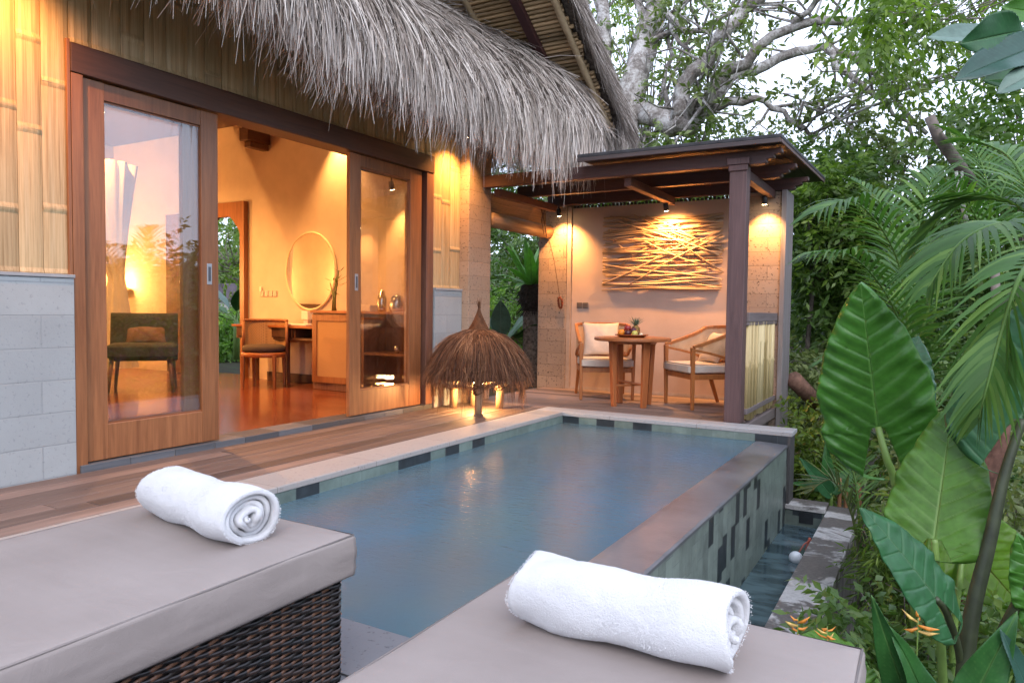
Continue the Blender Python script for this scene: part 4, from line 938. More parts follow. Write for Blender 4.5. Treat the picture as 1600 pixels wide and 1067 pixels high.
point('lamp_light', (-11.6, 7.05, 1.45), LI*.22, .08, bs)
bs2 = thing('bedside_lamp', 'added uplight outside the mirror view that brightens the headboard wall', 'lamp', (-11.85, 4.3, 1.25))  # lamp added beyond the mirror's view to brighten the back wall it reflects
MB().lathe([(.05,0),(.09,.03),(.10,.16)], (-11.83, 4.3, 1.22), 20).build('lamp_shade', MT['brass'], bs2, True)
point('lamp_light', (-11.75, 4.3, 1.5), LI*.8, .05, bs2)
strip = thing('bedside_lamp', 'uplight over the wooden headboard at the far end of the bed', 'lamp', (-11.85, 1.2, 1.25))
MB().lathe([(.05,0),(.09,.03),(.10,.16)], (-11.83, 1.2, 1.22), 20).build('lamp_shade', MT['brass'], strip, True)
point('lamp_light', (-11.78, 1.2, 1.47), LI*.6, .05, strip)
# eave spotlights that wash the bamboo wall
G2 = 'spotlights under the thatched eave'
spot('eave_spotlight', 'small black eave spotlight above the bamboo wall beside the pale dado', (-4.36, 2.05, 3.34), (-4.78, 2.10, 2.0), LE*.75, 120, 1.0, G2)
spot('eave_spotlight', 'small black eave spotlight above the bamboo strip by the stone pillar', (-4.50, 6.80, 3.04), (-4.76, 6.84, 2.0), LE*.6, 120, 1.0, G2)

# ------------------------------------------------------------------ daybeds and towels
k = N('wicker'); t_ = k.attr(); n1 = k.noise(k.coords(), 30, 2)
MT['wicker'] = k.done(k.bsdf(k.ramp(k.math('ADD', k.math('MULTIPLY', t_, .8), k.math('MULTIPLY', n1, .2)), [(.2, (.010,.008,.008)), (.55, (.035,.02,.015)), (.8, (.13,.06,.034)), (1, (.20,.10,.06))]), .33, .5))
k = N('canvas'); c0 = k.coords(); n1 = k.noise(c0, 2.2, 4); n2 = k.noise(c0, 700, 2); n3 = k.noise(k.coords((1,14,1)), 2, 3)
MT['canvas'] = k.done(k.bsdf(k.ramp(k.math('ADD', k.math('MULTIPLY', n1, .85), k.math('MULTIPLY', n3, .15)), [(.3, (.255,.215,.197)), (.7, (.32,.273,.253))]), .85, .25, 0, k.bump(k.noise(c0, 7, 4, .6, 1.2), .25, .012, k.bump(n2, .3, .003))))
def make_daybed():
    t = thing('daybed', 'dark wicker daybed with a taupe canvas cushion reaching beside the deck', 'daybed', (0,0,0), 0, 'daybeds facing the pool')
    wx, wy, h = .785, 2.15, .125
    # rounded slab with a soft crown, a slight sag and puckers along the seams
    cm = MB(); nu, nv = 64, 150; R_ = .014
    prof_ = [(0,-1)]+[(1-R_/(wx/2)*(1-math.sin(a)), 0) for a in []]
    def outline(k_):   # k_ 0..1 from bottom rim round the side to the top rim: (inset, z)
        if k_ < .3: a = PI/2*k_/.3; return (R_*(1-math.sin(a)), .325+R_*(1-math.cos(a)))
        if k_ < .7: q_ = (k_-.3)/.4; return (-.002*math.sin(PI*q_), .325+R_+(h-2*R_)*q_)
        a = PI/2*(k_-.7)/.3; return (R_*(1-math.cos(a)), .45-R_+R_*math.sin(a))
    def puck(x, y): return .0010*math.sin(x*19+math.sin(y*7)*2)+.0010*math.sin(y*15+math.sin(x*9)*2)
    per = []
    for i in range(nu): per.append((-1+2*i/nu, -1))
    for i in range(nv): per.append((1, -1+2*i/nv))
    for i in range(nu): per.append((1-2*i/nu, 1))
    for i in range(nv): per.append((-1, 1-2*i/nv))
    K = [0,.1,.2,.3,.37,.44,.5,.56,.63,.7,.78,.86,.93,1.0]; vs = []; n_ = len(per)
    for k_ in K:
        ins, z_ = outline(k_)
        for (px1, py1) in per:
            x_ = px1*(wx/2-ins); y_ = py1*(wy/2-ins); pk = puck(x_*1.0+z_*9, y_)*(1 if .1 < k_ < .97 else .5)
            vs.append((x_+pk*(px1 if abs(px1) == 1 else 0), y_+pk*(py1 if abs(py1) == 1 else 0)-wy/2, z_+pk*.35))
    fs = [(j*n_+i, j*n_+(i+1)%n_, (j+1)*n_+(i+1)%n_, (j+1)*n_+i) for j in range(len(K)-1) for i in range(n_)]
    fs.append(tuple(range(n_-1,-1,-1)))
    o0 = (len(K)-1)*n_; rings = 12; prev = o0
    for rgi in range(1, rings+1):
        g_ = 1-rgi/(rings+.5)
        for (px1, py1) in per:
            x_ = px1*(wx/2-R_)*g_; y_ = py1*(wy/2-R_)*(1-(1-g_)*.36); ed_ = min(wx/2-abs(x_), wy/2-abs(y_))
            vs.append((x_, y_-wy/2, .45+.006*(1-math.exp(-ed_/.08))+.0022*math.sin(x_*9+2)*math.sin(y_*5)+.0012*math.sin(x_*31+y_*13)*math.exp(-ed_/.12)))
        cur_ = o0+rgi*n_
        fs += [(prev+i, prev+(i+1)%n_, cur_+(i+1)%n_, cur_+i) for i in range(n_)]; prev = cur_
    for i in range(nu+1):
        pass
    fs.append(tuple(prev+i for i in range(n_)))
    cm.add(vs, fs); o = cm.build('cushion', MT['canvas'], t, True, world=False)
    pass
    sm = MB(); x_, y0, y1 = wx/2-.005, -wy+.005, -.005
    sm.tube([(-x_, y0, .4465), (x_, y0, .4465), (x_, y1, .4465), (-x_, y1, .4465), (-x_, y0, .4465)], .0026, 6)
    sm.build('seam', MT['canvas'], o, True, world=False)
    core = MB(); core.box(-wx/2+.035, wx/2-.035, -wy+.04, -.04, .0, .322); base = core.build('wicker_base', simple('wicker_core', (.008,.006,.006), .8), t, world=False)
    m = MB()
    X0, X1, Y0, Y1 = -wx/2+.028, wx/2-.028, -wy+.034, -.034
    def strands(p0, p1, nrm):
        p0, p1, nrm = np.array(p0), np.array(p1), np.array(nrm); L = np.linalg.norm(p1-p0); d = (p1-p0)/L
        pitch = .036; n = int(L/pitch)
        for r in range(31):
            z = .008+r*.0103
            m.cur = random.random()*.6
            vs = []; fs = []
            ns = n*4
            for i in range(ns+1):
                s = i/ns*L; ph = PI*s/pitch+(PI if r % 2 else 0); o_ = .0042*math.sin(ph)
                p = p0+d*s+nrm*o_
                for (a, b) in ((.0, -.0052), (.0028, -.0034), (.0034, 0), (.0028, .0034), (0, .0052)):
                    vs.append(tuple(p+nrm*a+np.array([0,0,z+b])))
            for i in range(ns):
                for q in range(4): a = i*5+q; fs.append((a, a+5, a+6, a+1))
            n0 = len(m.v); m.add(vs, fs)
            # single dashes are paler
            for i in range(ns+1):
                if (i//4+r) % 2 == 0 and (hash((i//8, r)) % 5) < 3:
                    for q in range(5): m.t[n0+i*5+q] = .9
        for i in range(n+1):
            s = min(i*pitch, L); p = p0+d*s; m.cur = .1
            m.bar(p+np.array([0,0,.002])-nrm*.003, p+np.array([0,0,.322])-nrm*.003, .005, .004, tuple(nrm))
    strands((X1, Y0, 0), (X1, Y1, 0), (1,0,0)); strands((X0, Y1, 0), (X0, Y0, 0), (-1,0,0)); strands((X1, Y1, 0), (X0, Y1, 0), (0,1,0)); strands((X0, Y0, 0), (X1, Y0, 0), (0,-1,0))
    m.build('weave', MT['wicker'], base, True, world=False)
    e = MB(); e.tube([(X0, Y0, .322), (X1, Y0, .322), (X1, Y1, .322), (X0, Y1, .322), (X0, Y0, .322)], .008, 6); e.build('rim', simple('wicker_rim', (.012,.009,.009), .4), base, True, world=False)
    return t
db = make_daybed(); db.location = (-1.81, 1.565, 0); db['label'] = 'taupe daybed beside the deck, its wicker side in view'
db2 = copy_tree(db); db2.location = (-.485, 1.552, 0); db2['label'] = 'taupe daybed beside the garden, in front of the infinity edge'
k = N('terry'); c0 = k.coords(); n1 = k.noise(c0, 260, 3, .7); n2 = k.noise(c0, 700, 2, .7); n3 = k.noise(c0, 14, 4)
hh = k.math('ADD', k.math('ADD', k.math('MULTIPLY', n1, .9), k.math('MULTIPLY', n2, .5)), k.math('MULTIPLY', n3, 2.2))
MT['terry'] = k.done(k.bsdf((.69,.69,.71), .95, .1, 0, k.bump(hh, .8, .006), Sheen_Weight=.3))
MT['pile'] = simple('terry_pile', (.71,.71,.73), .95, 0, .03)
def towel(label, loc, rz, L, R, turns, flip=1, squash=.9):
    """one cloth rolled into a spiral; its loose edge lies along the bottom"""
    nt, nx = 190, 46; vs = []; th = .0150
    r0 = .006; a_end = -PI*.62 if flip > 0 else PI*1.62
    for j in range(nx):
        f = j/(nx-1); x = (f-.5)*L
        for i in range(nt):
            t = i/(nt-1); rr = r0+(R-r0)*t**.92; a = a_end+turns*2*PI*(t-1)*flip
            wob = .0035*math.sin(3*a+f*5)+.004*math.sin(f*9+t*7)*t
            rr += wob; y = rr*math.cos(a)*1.04; z = rr*math.sin(a)*squash
            xx = x+(.012*math.sin(t*9)+.010*math.sin(a*2+1))*(1 if f > .5 else -1)*abs(2*f-1)**3 + .05*(t-.5)*0
            # flatten where it rests
            if z < -R*squash*.80: z = -R*squash*.80+(z+R*squash*.80)*.3
            if t > .955: y += (t-.955)/.045*.016*flip
            vs.append((xx, y, z+.003*math.sin(f*13+a*2)))
    fs = [(j*nt+i, j*nt+i+1, (j+1)*nt+i+1, (j+1)*nt+i) for j in range(nx-1) for i in range(nt-1)]
    m = MB(); m.add(vs, fs); zmin = min(v[2] for v in vs); m.v = [(a, b, c-zmin+th*.5) for a, b, c in m.v]
    o = m.build('rolled_towel', MT['terry'], None, True); o.location = loc; o.rotation_euler = (0,0,rz)
    s = o.modifiers.new('solid', 'SOLIDIFY'); s.thickness = th; s.offset = 0
    q = o.modifiers.new('sub', 'SUBSURF'); q.levels = 1; q.render_levels = 1
    tx = bpy.data.textures.new('cloth_lumps', 'CLOUDS'); tx.noise_scale = .05; dm_ = o.modifiers.new('lumps', 'DISPLACE'); dm_.texture = tx; dm_.strength = .006; dm_.mid_level = .5; dm_.texture_coords = 'LOCAL'
    # terry pile: short loops all over the cloth
    V0 = np.array(m.v); Fq = np.array(fs); n = 60000
    fi = RNG.integers(0, len(Fq), n); fi = np.where(RNG.random(n) < .72, RNG.integers(0, nx-1, n)*(nt-1)+RNG.integers(int(nt*(1-1.05/turns)), nt-1, n), fi)
    a_, b_, c_, d_ = (V0[Fq[fi, i]] for i in range(4)); u_, v_ = RNG.random(n)[:, None], RNG.random(n)[:, None]
    P_ = (a_*(1-u_)+b_*u_)*(1-v_)+(d_*(1-u_)+c_*u_)*v_; N_ = np.cross(b_-a_, d_-a_); N_ /= np.linalg.norm(N_, axis=1)[:, None]+1e-9
    cen = np.array([0, 0, R*squash]); rad_ = P_*np.array([0,1,1])-cen; N_ *= np.sign((N_*rad_).sum(1))[:, None]
    ends_ = (np.abs(P_[:,0]) > L/2*.985)[:, None]; N_ = np.where(ends_, N_*1.0+np.sign(P_[:, :1])*np.array([[.5,0,0]]), N_)
    D_ = N_+RNG.normal(size=(n,3))*.7; D_ /= np.linalg.norm(D_, axis=1)[:, None]
    s3 = straws(P_+N_*th*.35, D_, RNG.uniform(.0018, .0036, n), RNG.uniform(.0010, .0018, n), np.full(n, .5), curl=np.zeros(n), segs=1)
    np_mesh('terry_pile', s3[0], s3[1], s3[2], MT['pile'], None).parent = o
    return tag(o, label, 'towel', 'rolled towels on the daybeds')
towel('rolled white towel on the daybed beside the deck, its spiral end in view', (-1.81, 1.365, .451), rad(-9), .465, .083, 4.4, 1)
towel('rolled white towel on the daybed beside the garden, seen along its side', (-.500, 1.312, .451), rad(0), .405, .078, 4.2, -1)
tag(MB().tube([(-1.955, 1.02, .4535), (-1.945, 1.012, .455), (-1.93, 1.012, .4535)], [.0012,.0018,.001], 5).build('twig', simple('twig', (.03,.025,.02), .8)), 'tiny dark twig lying on the taupe cushion', 'twig')
# ------------------------------------------------------------------ vegetation
MT['leaf_mid'] = leafmat('leaf_mid', (.12,.20,.036), (.28,.37,.075), .42, .45)
MT['leaf_dark'] = leafmat('leaf_dark', (.082,.155,.036), (.20,.28,.075), .38, .35)
MT['leaf_lime'] = leafmat('leaf_lime', (.16,.30,.06), (.34,.48,.13), .42, .45)
MT['leaf_grey'] = leafmat('leaf_grey', (.145,.19,.07), (.32,.37,.15), .45, .35)
MT['palm'] = leafmat('palm_leaf', (.055,.135,.03), (.16,.27,.06), .45, .3, 3, .25)
MT['palm_old'] = leafmat('palm_leaf_old', (.07,.10,.035), (.17,.20,.07), .4, .25, 3)
MT['greystem'] = simple('green_stem', (.13,.22,.05), .5, 0, .2, 10)

def leaves(centers, radii, per, size, flat=.35, shell=.5, elong=2.3, down=.25):
    """leaf blades spread through clump volumes: returns verts, tri faces, tint"""
    # leaves sit in twos along short curved sprays that fan out through each clump
    K = 11; ns = max(1, per//K)
    C = np.repeat(np.asarray(centers, float), ns, 0); R = np.repeat(np.asarray(radii, float), ns); m_ = len(C)
    d = RNG.normal(size=(m_,3)); d /= np.linalg.norm(d, axis=1)[:, None]
    rr = RNG.random(m_)**.6*.75; S0 = C+d*np.stack([R*rr, R*rr, R*rr*.78], -1)
    sd = d+RNG.normal(size=(m_,3))*.8; sd[:,2] += .15; sd /= np.linalg.norm(sd, axis=1)[:, None]
    sl = np.minimum(size*K*.36, R*1.1)*RNG.uniform(.7, 1.2, m_); sw = np.cross(sd, RNG.normal(size=(m_,3))*.5+np.array([0,0,1.])); sw /= np.linalg.norm(sw, axis=1)[:, None]+1e-9
    f = np.tile(np.arange(1, K+1)/K, m_); sg = np.tile(np.where(np.arange(K) % 2, 1., -1.), m_)
    D_, W_, L_ = np.repeat(sd, K, 0), np.repeat(sw, K, 0), np.repeat(sl, K)
    P = np.repeat(S0, K, 0)+D_*(L_*f)[:, None]-np.array([0,0,1.])*(down*1.2*L_*f*f)[:, None]; n = len(P)
    out = D_*.65+W_*(sg*np.where(f > .99, 0, .9))[:, None]+RNG.normal(size=(n,3))*.28; out[:,2] -= down*(.5+f); out /= np.linalg.norm(out, axis=1)[:, None]
    spray_t = np.repeat(RNG.normal(0, .14, m_), K)
    up = RNG.normal(size=(n,3))*(1-flat)+np.array([0,0,1.])*flat*2; side = np.cross(out, up); side /= np.linalg.norm(side, axis=1)[:, None]+1e-9
    nrm = np.cross(side, out); L = (size*RNG.uniform(.6,1.25,n))[:, None]; Wd = L/elong
    b = P; t = P+out*L-np.array([0,0,1.])*L*.12; m = P+out*L*.45+nrm*L*.05
    V = np.stack([b, m+side*Wd*.5-nrm*L*.06, t, m-side*Wd*.5-nrm*L*.06, m], 1).reshape(-1, 3)
    i = np.arange(n)[:, None]*5
    F = np.concatenate([i+np.array([[0,1,4]]), i+np.array([[1,2,4]]), i+np.array([[2,3,4]]), i+np.array([[3,0,4]])], 0)
    return V, F, np.repeat(np.clip(RNG.normal(.5,.13,n)+spray_t, 0, 1), 5)
def crown(name, parent, centers, radii, per, size, m, **kw):
    V, Fc, T = leaves(centers, radii, per, size, **kw); return np_mesh(name, V, Fc, T, m, parent)
def scatter(n, box, d, r):
    """n clump centres: photo window (x0, x1, y0, y1), depth range, radius range"""
    c = [W(random.uniform(box[0], box[1]), random.uniform(box[2], box[3]), random.uniform(*d)) for _ in range(n)]
    return c, [random.uniform(*r) for _ in range(n)]
def twigs(m, root, centers, r0, bend=.25):
    for c in centers:
        c = np.array(c); root_ = np.array(root); mid = (root_+c)/2+np.array([random.uniform(-bend,bend), random.uniform(-bend,bend), random.uniform(0,bend)*1.5])
        m.tube([root_, (root_+mid)/2+RNG.normal(size=3)*.05, mid, (mid+c)/2+RNG.normal(size=3)*.08, c], [r0, r0*.8, r0*.6, r0*.4, r0*.15], 6)
def tree(name, label, cat, base, fork, cl, per, size, m, tr=.14, group=None, twig=.04, bark='bark', **kw):
    t = thing(name, label, cat, tuple(base), 0, group)
    mb = MB(); b = np.array(base, float); f = np.array(fork, float)
    mb.tube([b, b*.6+f*.4+RNG.normal(size=3)*.08, b*.25+f*.75+RNG.normal(size=3)*.08, f], [tr, tr*.85, tr*.7, tr*.6], 9, jit=.15)
    twigs(mb, f, cl[0][::max(1, len(cl[0])//14)], twig)
    mb.build('trunk', MT[bark], t, True)
    crown('crown', t, cl[0], cl[1], per, size, m, **kw)
    return t
def gb(p, z=None):
    return (p[0], p[1], float(ground_z(np.array(p[0]), np.array(p[1])))-.05)

# the old spreading tree behind the roof: limbs laid out one by one, forking in depth as well
bt = thing('spreading_tree', 'old spreading tree with pale blotched limbs rising behind the thatch and over the pavilion roof', 'tree', gb(W(978, 300, 14)))
k = N('blotched_bark'); n1 = k.noise(k.coords(), 3.2, 6, .65, .5); n2 = k.noise(k.coords(), 22, 4, .7)
MT['blotch'] = k.done(k.bsdf(k.ramp(k.math('ADD', k.math('MULTIPLY', n1, .65), k.math('MULTIPLY', n2, .35)), [(.36, (.10,.085,.075)), (.48, (.27,.24,.22)), (.58, (.55,.53,.51))]), .9, .2, 0, k.bump(n2, .7, .03)))
limbs = [
 ([(985,640,14),(980,420,14),(972,260,14),(978,185,14),(988,140,14),(1002,85,14.2),(1018,35,14.4),(1032,-45,14.6)], .36, .20),
 ([(985,175,14),(952,120,14.3),(944,60,14.6),(938,-40,15)], .17, .12),
 ([(980,170,14),(1015,182,13.7),(1050,196,13.4),(1078,198,13.2),(1094,190,13.1)], .22, .19),
 ([(1058,190,13.3),(1068,158,13.2),(1082,112,13.0),(1112,72,12.8),(1150,32,12.6),(1188,-2,12.4),(1215,-50,12.2)], .15, .11),
 ([(1090,192,13.1),(1100,165,13),(1112,140,12.8),(1140,108,12.6),(1182,76,12.4),(1240,44,12.2),(1310,34,12.0),(1380,20,11.7)], .13, .06),
 ([(1092,182,13.1),(1116,150,13.2),(1150,112,13.4),(1200,100,13.6),(1246,84,13.7),(1290,72,13.8),(1332,84,13.7),(1372,122,13.5),(1412,168,13.4),(1448,208,13.3)], .12, .04),
 ([(1290,74,13.8),(1304,104,13.5),(1346,132,13.2),(1384,158,12.9),(1420,190,12.8),(1450,235,12.7)], .07, .025),
 ([(1102,172,13.1),(1140,156,12.8),(1180,152,12.6),(1206,168,12.5),(1232,190,12.4),(1266,214,12.3)], .08, .03),
 ([(1084,196,13.1),(1080,168,13.0),(1092,150,12.9),(1100,164,12.9)], .09, .05),
 ([(1018,45,14.4),(1000,10,14.5),(985,-30,14.7)], .10, .07), ([(1005,70,14.2),(1030,60,14.0),(1052,40,13.8),(1062,66,13.6),(1080,82,13.5)], .07, .03),
 ([(1040,20,14),(1070,48,13.6),(1110,45,13.3),(1150,14,13.1),(1230,4,13)], .06, .03), ([(1240,44,12.2),(1262,20,12),(1300,-20,11.8)], .06, .04),
 ([(1346,132,13.2),(1330,170,13.2),(1290,200,13.1),(1250,232,13)], .03, .012), ([(1206,168,12.5),(1250,162,12.4),(1300,178,12.2),(1340,205,12)], .03, .012),
 ([(1050,196,13.4),(1040,140,13.8),(1050,90,14.2),(1040,50,14.5)], .06, .03)]
mb = MB()
for pts, r0, r1 in limbs:
    P = [W(*p) for p in pts]; Q = [P[0]]
    for a, b in zip(P[:-1], P[1:]): Q += [(a+b)/2+RNG.normal(size=3)*.05, b+RNG.normal(size=3)*.02]
    mb.tube(Q, list(np.linspace(r0, r1, len(Q))), 10, jit=.22)
ends = []
for pts, r0, r1 in limbs[1:]:
    for i in range(9):
        j = random.randrange(len(pts)-1); f = random.random(); a, b = W(*pts[j]), W(*pts[j+1]); p = a+(b-a)*f
        d = RNG.normal(size=3)*.8+np.array([.3,0,.45]); q = p+d*random.uniform(.5,1.3); q2 = q+RNG.normal(size=3)*.4
        mb.tube([p, (p+q)/2+RNG.normal(size=3)*.08, q, q2], [.028,.02,.013,.005], 5); ends += [tuple(q), tuple(q2)]
mb.build('trunk', MT['blotch'], bt, True)
c1, r1 = scatter(24, (930, 1220, -120, 30), (14.6, 16.5), (.3, .65))
crown('crown', bt, c1+ends, r1+[random.uniform(.18,.36) for _ in ends], 26, .15, MT['leaf_grey'])

def bush_group(specs):
    for (name, label, cat, win, dep, rr, n, per, size, m, foot, kw) in specs:
        cl = scatter(n, win, dep, rr); dm_ = sum(dep)/2
        b = gb(W(foot[0], 560, dm_)); f = W(foot[0], foot[1], dm_)
        kw.setdefault('twig', min(.03, kw.get('tr', .14)*.22)); tree(name, label, cat, b, f, cl, per, size, MT[m], group=None, **kw)
bush_group([
 ('broadleaf_tree', 'tall green tree behind the thatch, dense crown between the pale limbs', 'tree', (930, 1110, -60, 210), (17, 20), (.5, .8), 22, 90, .17, 'leaf_mid', (1010, 300), dict(tr=.2)),
 ('broadleaf_tree', 'leafy tree just behind the pavilion roof with olive green leaves', 'tree', (1090, 1235, 190, 300), (14, 16.5), (.4, .7), 20, 150, .15, 'leaf_grey', (1190, 330), dict()),
 ('broadleaf_tree', 'bushy tree filling the gap between the pavilion wall and its roof', 'tree', (880, 1180, 230, 340), (13, 15), (.5, .8), 30, 200, .14, 'leaf_mid', (1040, 350), dict()),
 ('tall_tree', 'tree with fresh yellow green leaves hanging from the top edge beside the grey limbs', 'tree', (1340, 1470, -70, 85), (9.0, 11.0), (.28, .5), 24, 90, .14, 'leaf_mid', (1700, -40), dict(tr=.08, down=.7, twig=.015)),
 ('tall_tree', 'tall loose crowned tree above the palms with sky showing between its leaves', 'tree', (1390, 1660, -90, 175), (10.5, 13), (.3, .6), 28, 80, .15, 'leaf_mid', (1600, 330), dict(tr=.09, twig=.018)),
 ('broadleaf_tree', 'grey green tree standing between the pavilion roof corner and the palms', 'tree', (1290, 1480, 185, 300), (12, 14.5), (.3, .5), 20, 90, .15, 'leaf_grey', (1390, 340), dict()),
 ('dense_shrub', 'dark glossy shrub right beside the stone pier of the pavilion', 'shrub', (1235, 1340, 250, 520), (10.6, 12.2), (.4, .7), 44, 300, .14, 'leaf_dark', (1290, 520), dict(tr=.07)),
 ('dense_shrub', 'bright green shrub touching the right edge of the pavilion roof', 'shrub', (1232, 1330, 250, 420), (10.2, 11.0), (.3, .5), 20, 170, .12, 'leaf_mid', (1270, 450), dict(tr=.05)),
 ('dense_shrub', 'low leafy shrub in front of the pavilion pier near the pool corner', 'shrub', (1240, 1300, 640, 770), (7.6, 8.6), (.22, .4), 22, 150, .09, 'leaf_mid', (1270, 780), dict(tr=.03)),
 ('dense_shrub', 'dark evergreen shrub behind the big heart shaped leaf', 'shrub', (1320, 1480, 330, 560), (10, 12.5), (.45, .8), 40, 260, .14, 'leaf_dark', (1400, 560), dict(tr=.08)),
 ('broadleaf_tree', 'dark leafy tree at the right edge behind the palm fronds', 'tree', (1480, 1680, 170, 480), (8.5, 11), (.4, .8), 46, 230, .14, 'leaf_dark', (1570, 500), dict(tr=.1)),
 ('dense_shrub', 'pale silvery shrub beyond the pool corner under the dark shrub', 'shrub', (1235, 1330, 560, 660), (9.3, 10.5), (.25, .5), 22, 190, .11, 'leaf_grey', (1280, 690), dict(tr=.03)),
 ('dense_shrub', 'light green undergrowth bush behind the elephant ear stalks', 'shrub', (1430, 1660, 700, 960), (4.6, 6.5), (.22, .45), 44, 170, .08, 'leaf_grey', (1550, 960), dict(tr=.02)),
 ('dense_shrub', 'low green bush at the foot of the stained basin wall', 'shrub', (1385, 1450, 790, 960), (4.0, 5.0), (.12, .24), 30, 130, .08, 'leaf_mid', (1370, 960), dict(tr=.02, elong=5)),
 ('dense_shrub', 'dark low plants in the corner below the elephant ears', 'shrub', (1290, 1640, 960, 1120), (2.8, 3.8), (.14, .26), 40, 130, .07, 'leaf_dark', (1450, 1100), dict(tr=.02)),
 ('dense_shrub', 'green thicket between the palms and the big heart shaped leaf', 'shrub', (1380, 1640, 520, 760), (6.4, 8.6), (.3, .55), 44, 190, .11, 'leaf_dark', (1500, 760), dict(tr=.05)),
])
# garden seen through the open pavilion side and through the arched doorway
def shrub_at(label, x, y, z0, h, r, n, per, size, m, name='dense_shrub', cat='shrub', **kw):
    c = [(x+random.uniform(-r, r), y+random.uniform(-r, r), z0+h*random.uniform(.25, 1)) for _ in range(n)]
    tree(name, label, cat, (x, y, z0-.05), (x, y, z0+h*.4), (c, [random.uniform(.25, .5)*r*.8 for _ in c]), per, size, MT[m], tr=.05, twig=.02, **kw)
shrub_at('dark tree filling the view through the open pavilion side', -7.4, 14.2, -.2, 4.4, 1.6, 46, 260, .15, 'leaf_dark', 'broadleaf_tree', 'tree')
shrub_at('light green bush behind the fern trunk', -6.3, 11.4, -.2, 1.6, .7, 26, 200, .08, 'leaf_lime')
shrub_at('mid green bush low behind the dome lamp in the garden', -7.2, 11.2, -.2, 1.0, .7, 24, 220, .08, 'leaf_mid')
shrub_at('round hedge bush right outside the arched doorway', -14.0, 11.2, -.2, 1.15, .8, 36, 240, .08, 'leaf_lime', elong=1.7)
shrub_at('green bush further along the hedge outside the arched doorway', -15.6, 12.3, -.2, 1.1, .9, 36, 240, .08, 'leaf_mid', elong=1.7)
shrub_at('airy tree with pale leaves over the garden beyond the arched doorway', -18.5, 15.6, -.2, 4.8, 1.7, 46, 150, .16, 'leaf_grey', 'broadleaf_tree', 'tree')
shrub_at('leafy tree behind the hedge seen through the arched doorway', -15.0, 12.2, 1.2, 1.9, 1.1, 24, 90, .14, 'leaf_mid', 'broadleaf_tree', 'tree')
gw = thing('garden_wall', 'low pale garden wall with a dark coping beyond the arched doorway', 'wall', (-17, 14.5, -.15))
MB().box(-21, -13, 14.4, 14.6, -.3, 1.25).build('wall_panel', simple('garden_plaster', (.6,.58,.58), .9, 0, .08), gw); MB().box(-21.05, -12.95, 14.3, 14.7, 1.252, 1.75).build('coping', simple('coping_tiles', (.16,.13,.16), .8, 0, .2), gw, bevel=.02)
# trees across the valley to the garden side, mirrored in the glass doors
proto = None
MS = .58
for i, (x, y, s, a) in enumerate([(13, 1.5, 1, 0), (15, 5.0, .9, 1), (12.5, -2.5, 1.05, 2), (16, 9.5, 1.35, 3), (18, -6, 1.1, 4), (20, 2, 1.0, 5), (14, 13.5, 1.5, 2.2)]):
    if proto is None:
        c = [(x+random.gauss(0, 1.0), y+random.gauss(0, 1.0), random.uniform(.0, 2.6)) for _ in range(44)]
        proto = o = tree('round_tree', 'round leafy tree across the garden, mirrored in the glass doors', 'tree', gb((x, y)), (x, y, .6), (c, [random.uniform(.45,.8) for _ in c]), 130, .18, MT['leaf_dark'], tr=.16, group='trees across the garden')
    else:
        o = copy_tree(proto); o.location = gb((x, y)); o.rotation_euler[2] = a; o.scale = (s*MS, s*MS, s*MS)
# the wooded slope far behind everything
cs = []; rs = []
for i in range(620):
    a = rad(random.uniform(-75, 62)); d = random.uniform(24, 46)
    x, y = -math.sin(-a)*d, math.cos(a)*d; g0 = float(ground_z(np.array(x), np.array(y))); cs.append((x, y, g0+random.uniform(.2, 4.6 if d < 38 else 5.2))); rs.append(random.uniform(.9, 1.7))
V, Fc, T = leaves(cs, rs, 110, .42)
tag(np_mesh('far_woods', V, Fc, T, MT['leaf_dark']), 'dark wooded slope far behind the garden', 'woods', kind='stuff')

# ---- broad blades and fronds
def blade_mat(name, c, vein, rough=.35, trans=.25):
    k = N(name); t = k.attr(); n1 = k.math('ADD', k.math('MULTIPLY', k.noise(k.coords(), 6, 5, .65), .7), k.math('MULTIPLY', k.noise(k.coords(), 45, 3), .3))
    col = k.ramp(n1, [(.3, tuple(x*.62 for x in c)), (.5, c), (.7, tuple(x*1.35 for x in c))]); col = k.mix(t, col, vein); spots = k.ramp(k.noise(k.coords(), 13, 6, .75, .6), [(.685, (0,0,0)), (.74, (.8,.8,.8))]); col = k.mix(spots, col, (.16,.12,.045))
    b = k.bsdf(col, rough, .45); tr = k.n('BsdfTranslucent'); k.l(k.mix(1.0, col, (1.4,1.6,.5), 'MULTIPLY'), tr.inputs[0])
    mx = k.n('MixShader'); mx.inputs[0].default_value = trans; k.l(b.outputs[0], mx.inputs[1]); k.l(tr.outputs[0], mx.inputs[2]); return k.done(mx)
MT['ear'] = blade_mat('ear_leaf', (.065,.20,.028), (.14,.31,.07), .34, .3)
MT['ear_pale'] = blade_mat('ear_leaf_pale', (.11,.24,.035), (.27,.40,.13), .42, .4)
MT['ear_dark'] = blade_mat('ear_leaf_dark', (.03,.12,.042), (.09,.19,.085), .40, .2)
MT['ear_lime'] = blade_mat('ear_leaf_lime', (.15,.29,.030), (.20,.25,.05), .4, .45)
MT['spear'] = blade_mat('spear_leaf', (.035,.13,.03), (.13,.26,.08), .3, .25)
MT['spear_blue'] = blade_mat('spear_leaf_blue', (.03,.085,.06), (.07,.14,.10), .3, .2)
MT['broad_grey'] = blade_mat('broad_leaf_grey', (.13,.21,.17), (.22,.30,.25), .45, .2)
MT['stalk'] = simple('leaf_stalk', (.16,.26,.06), .45, 0, .2, 12)
MT['stalk_dark'] = simple('dark_stalk', (.035,.045,.02), .5, 0, .5, 12)
def vec(p): return np.array(p, float)
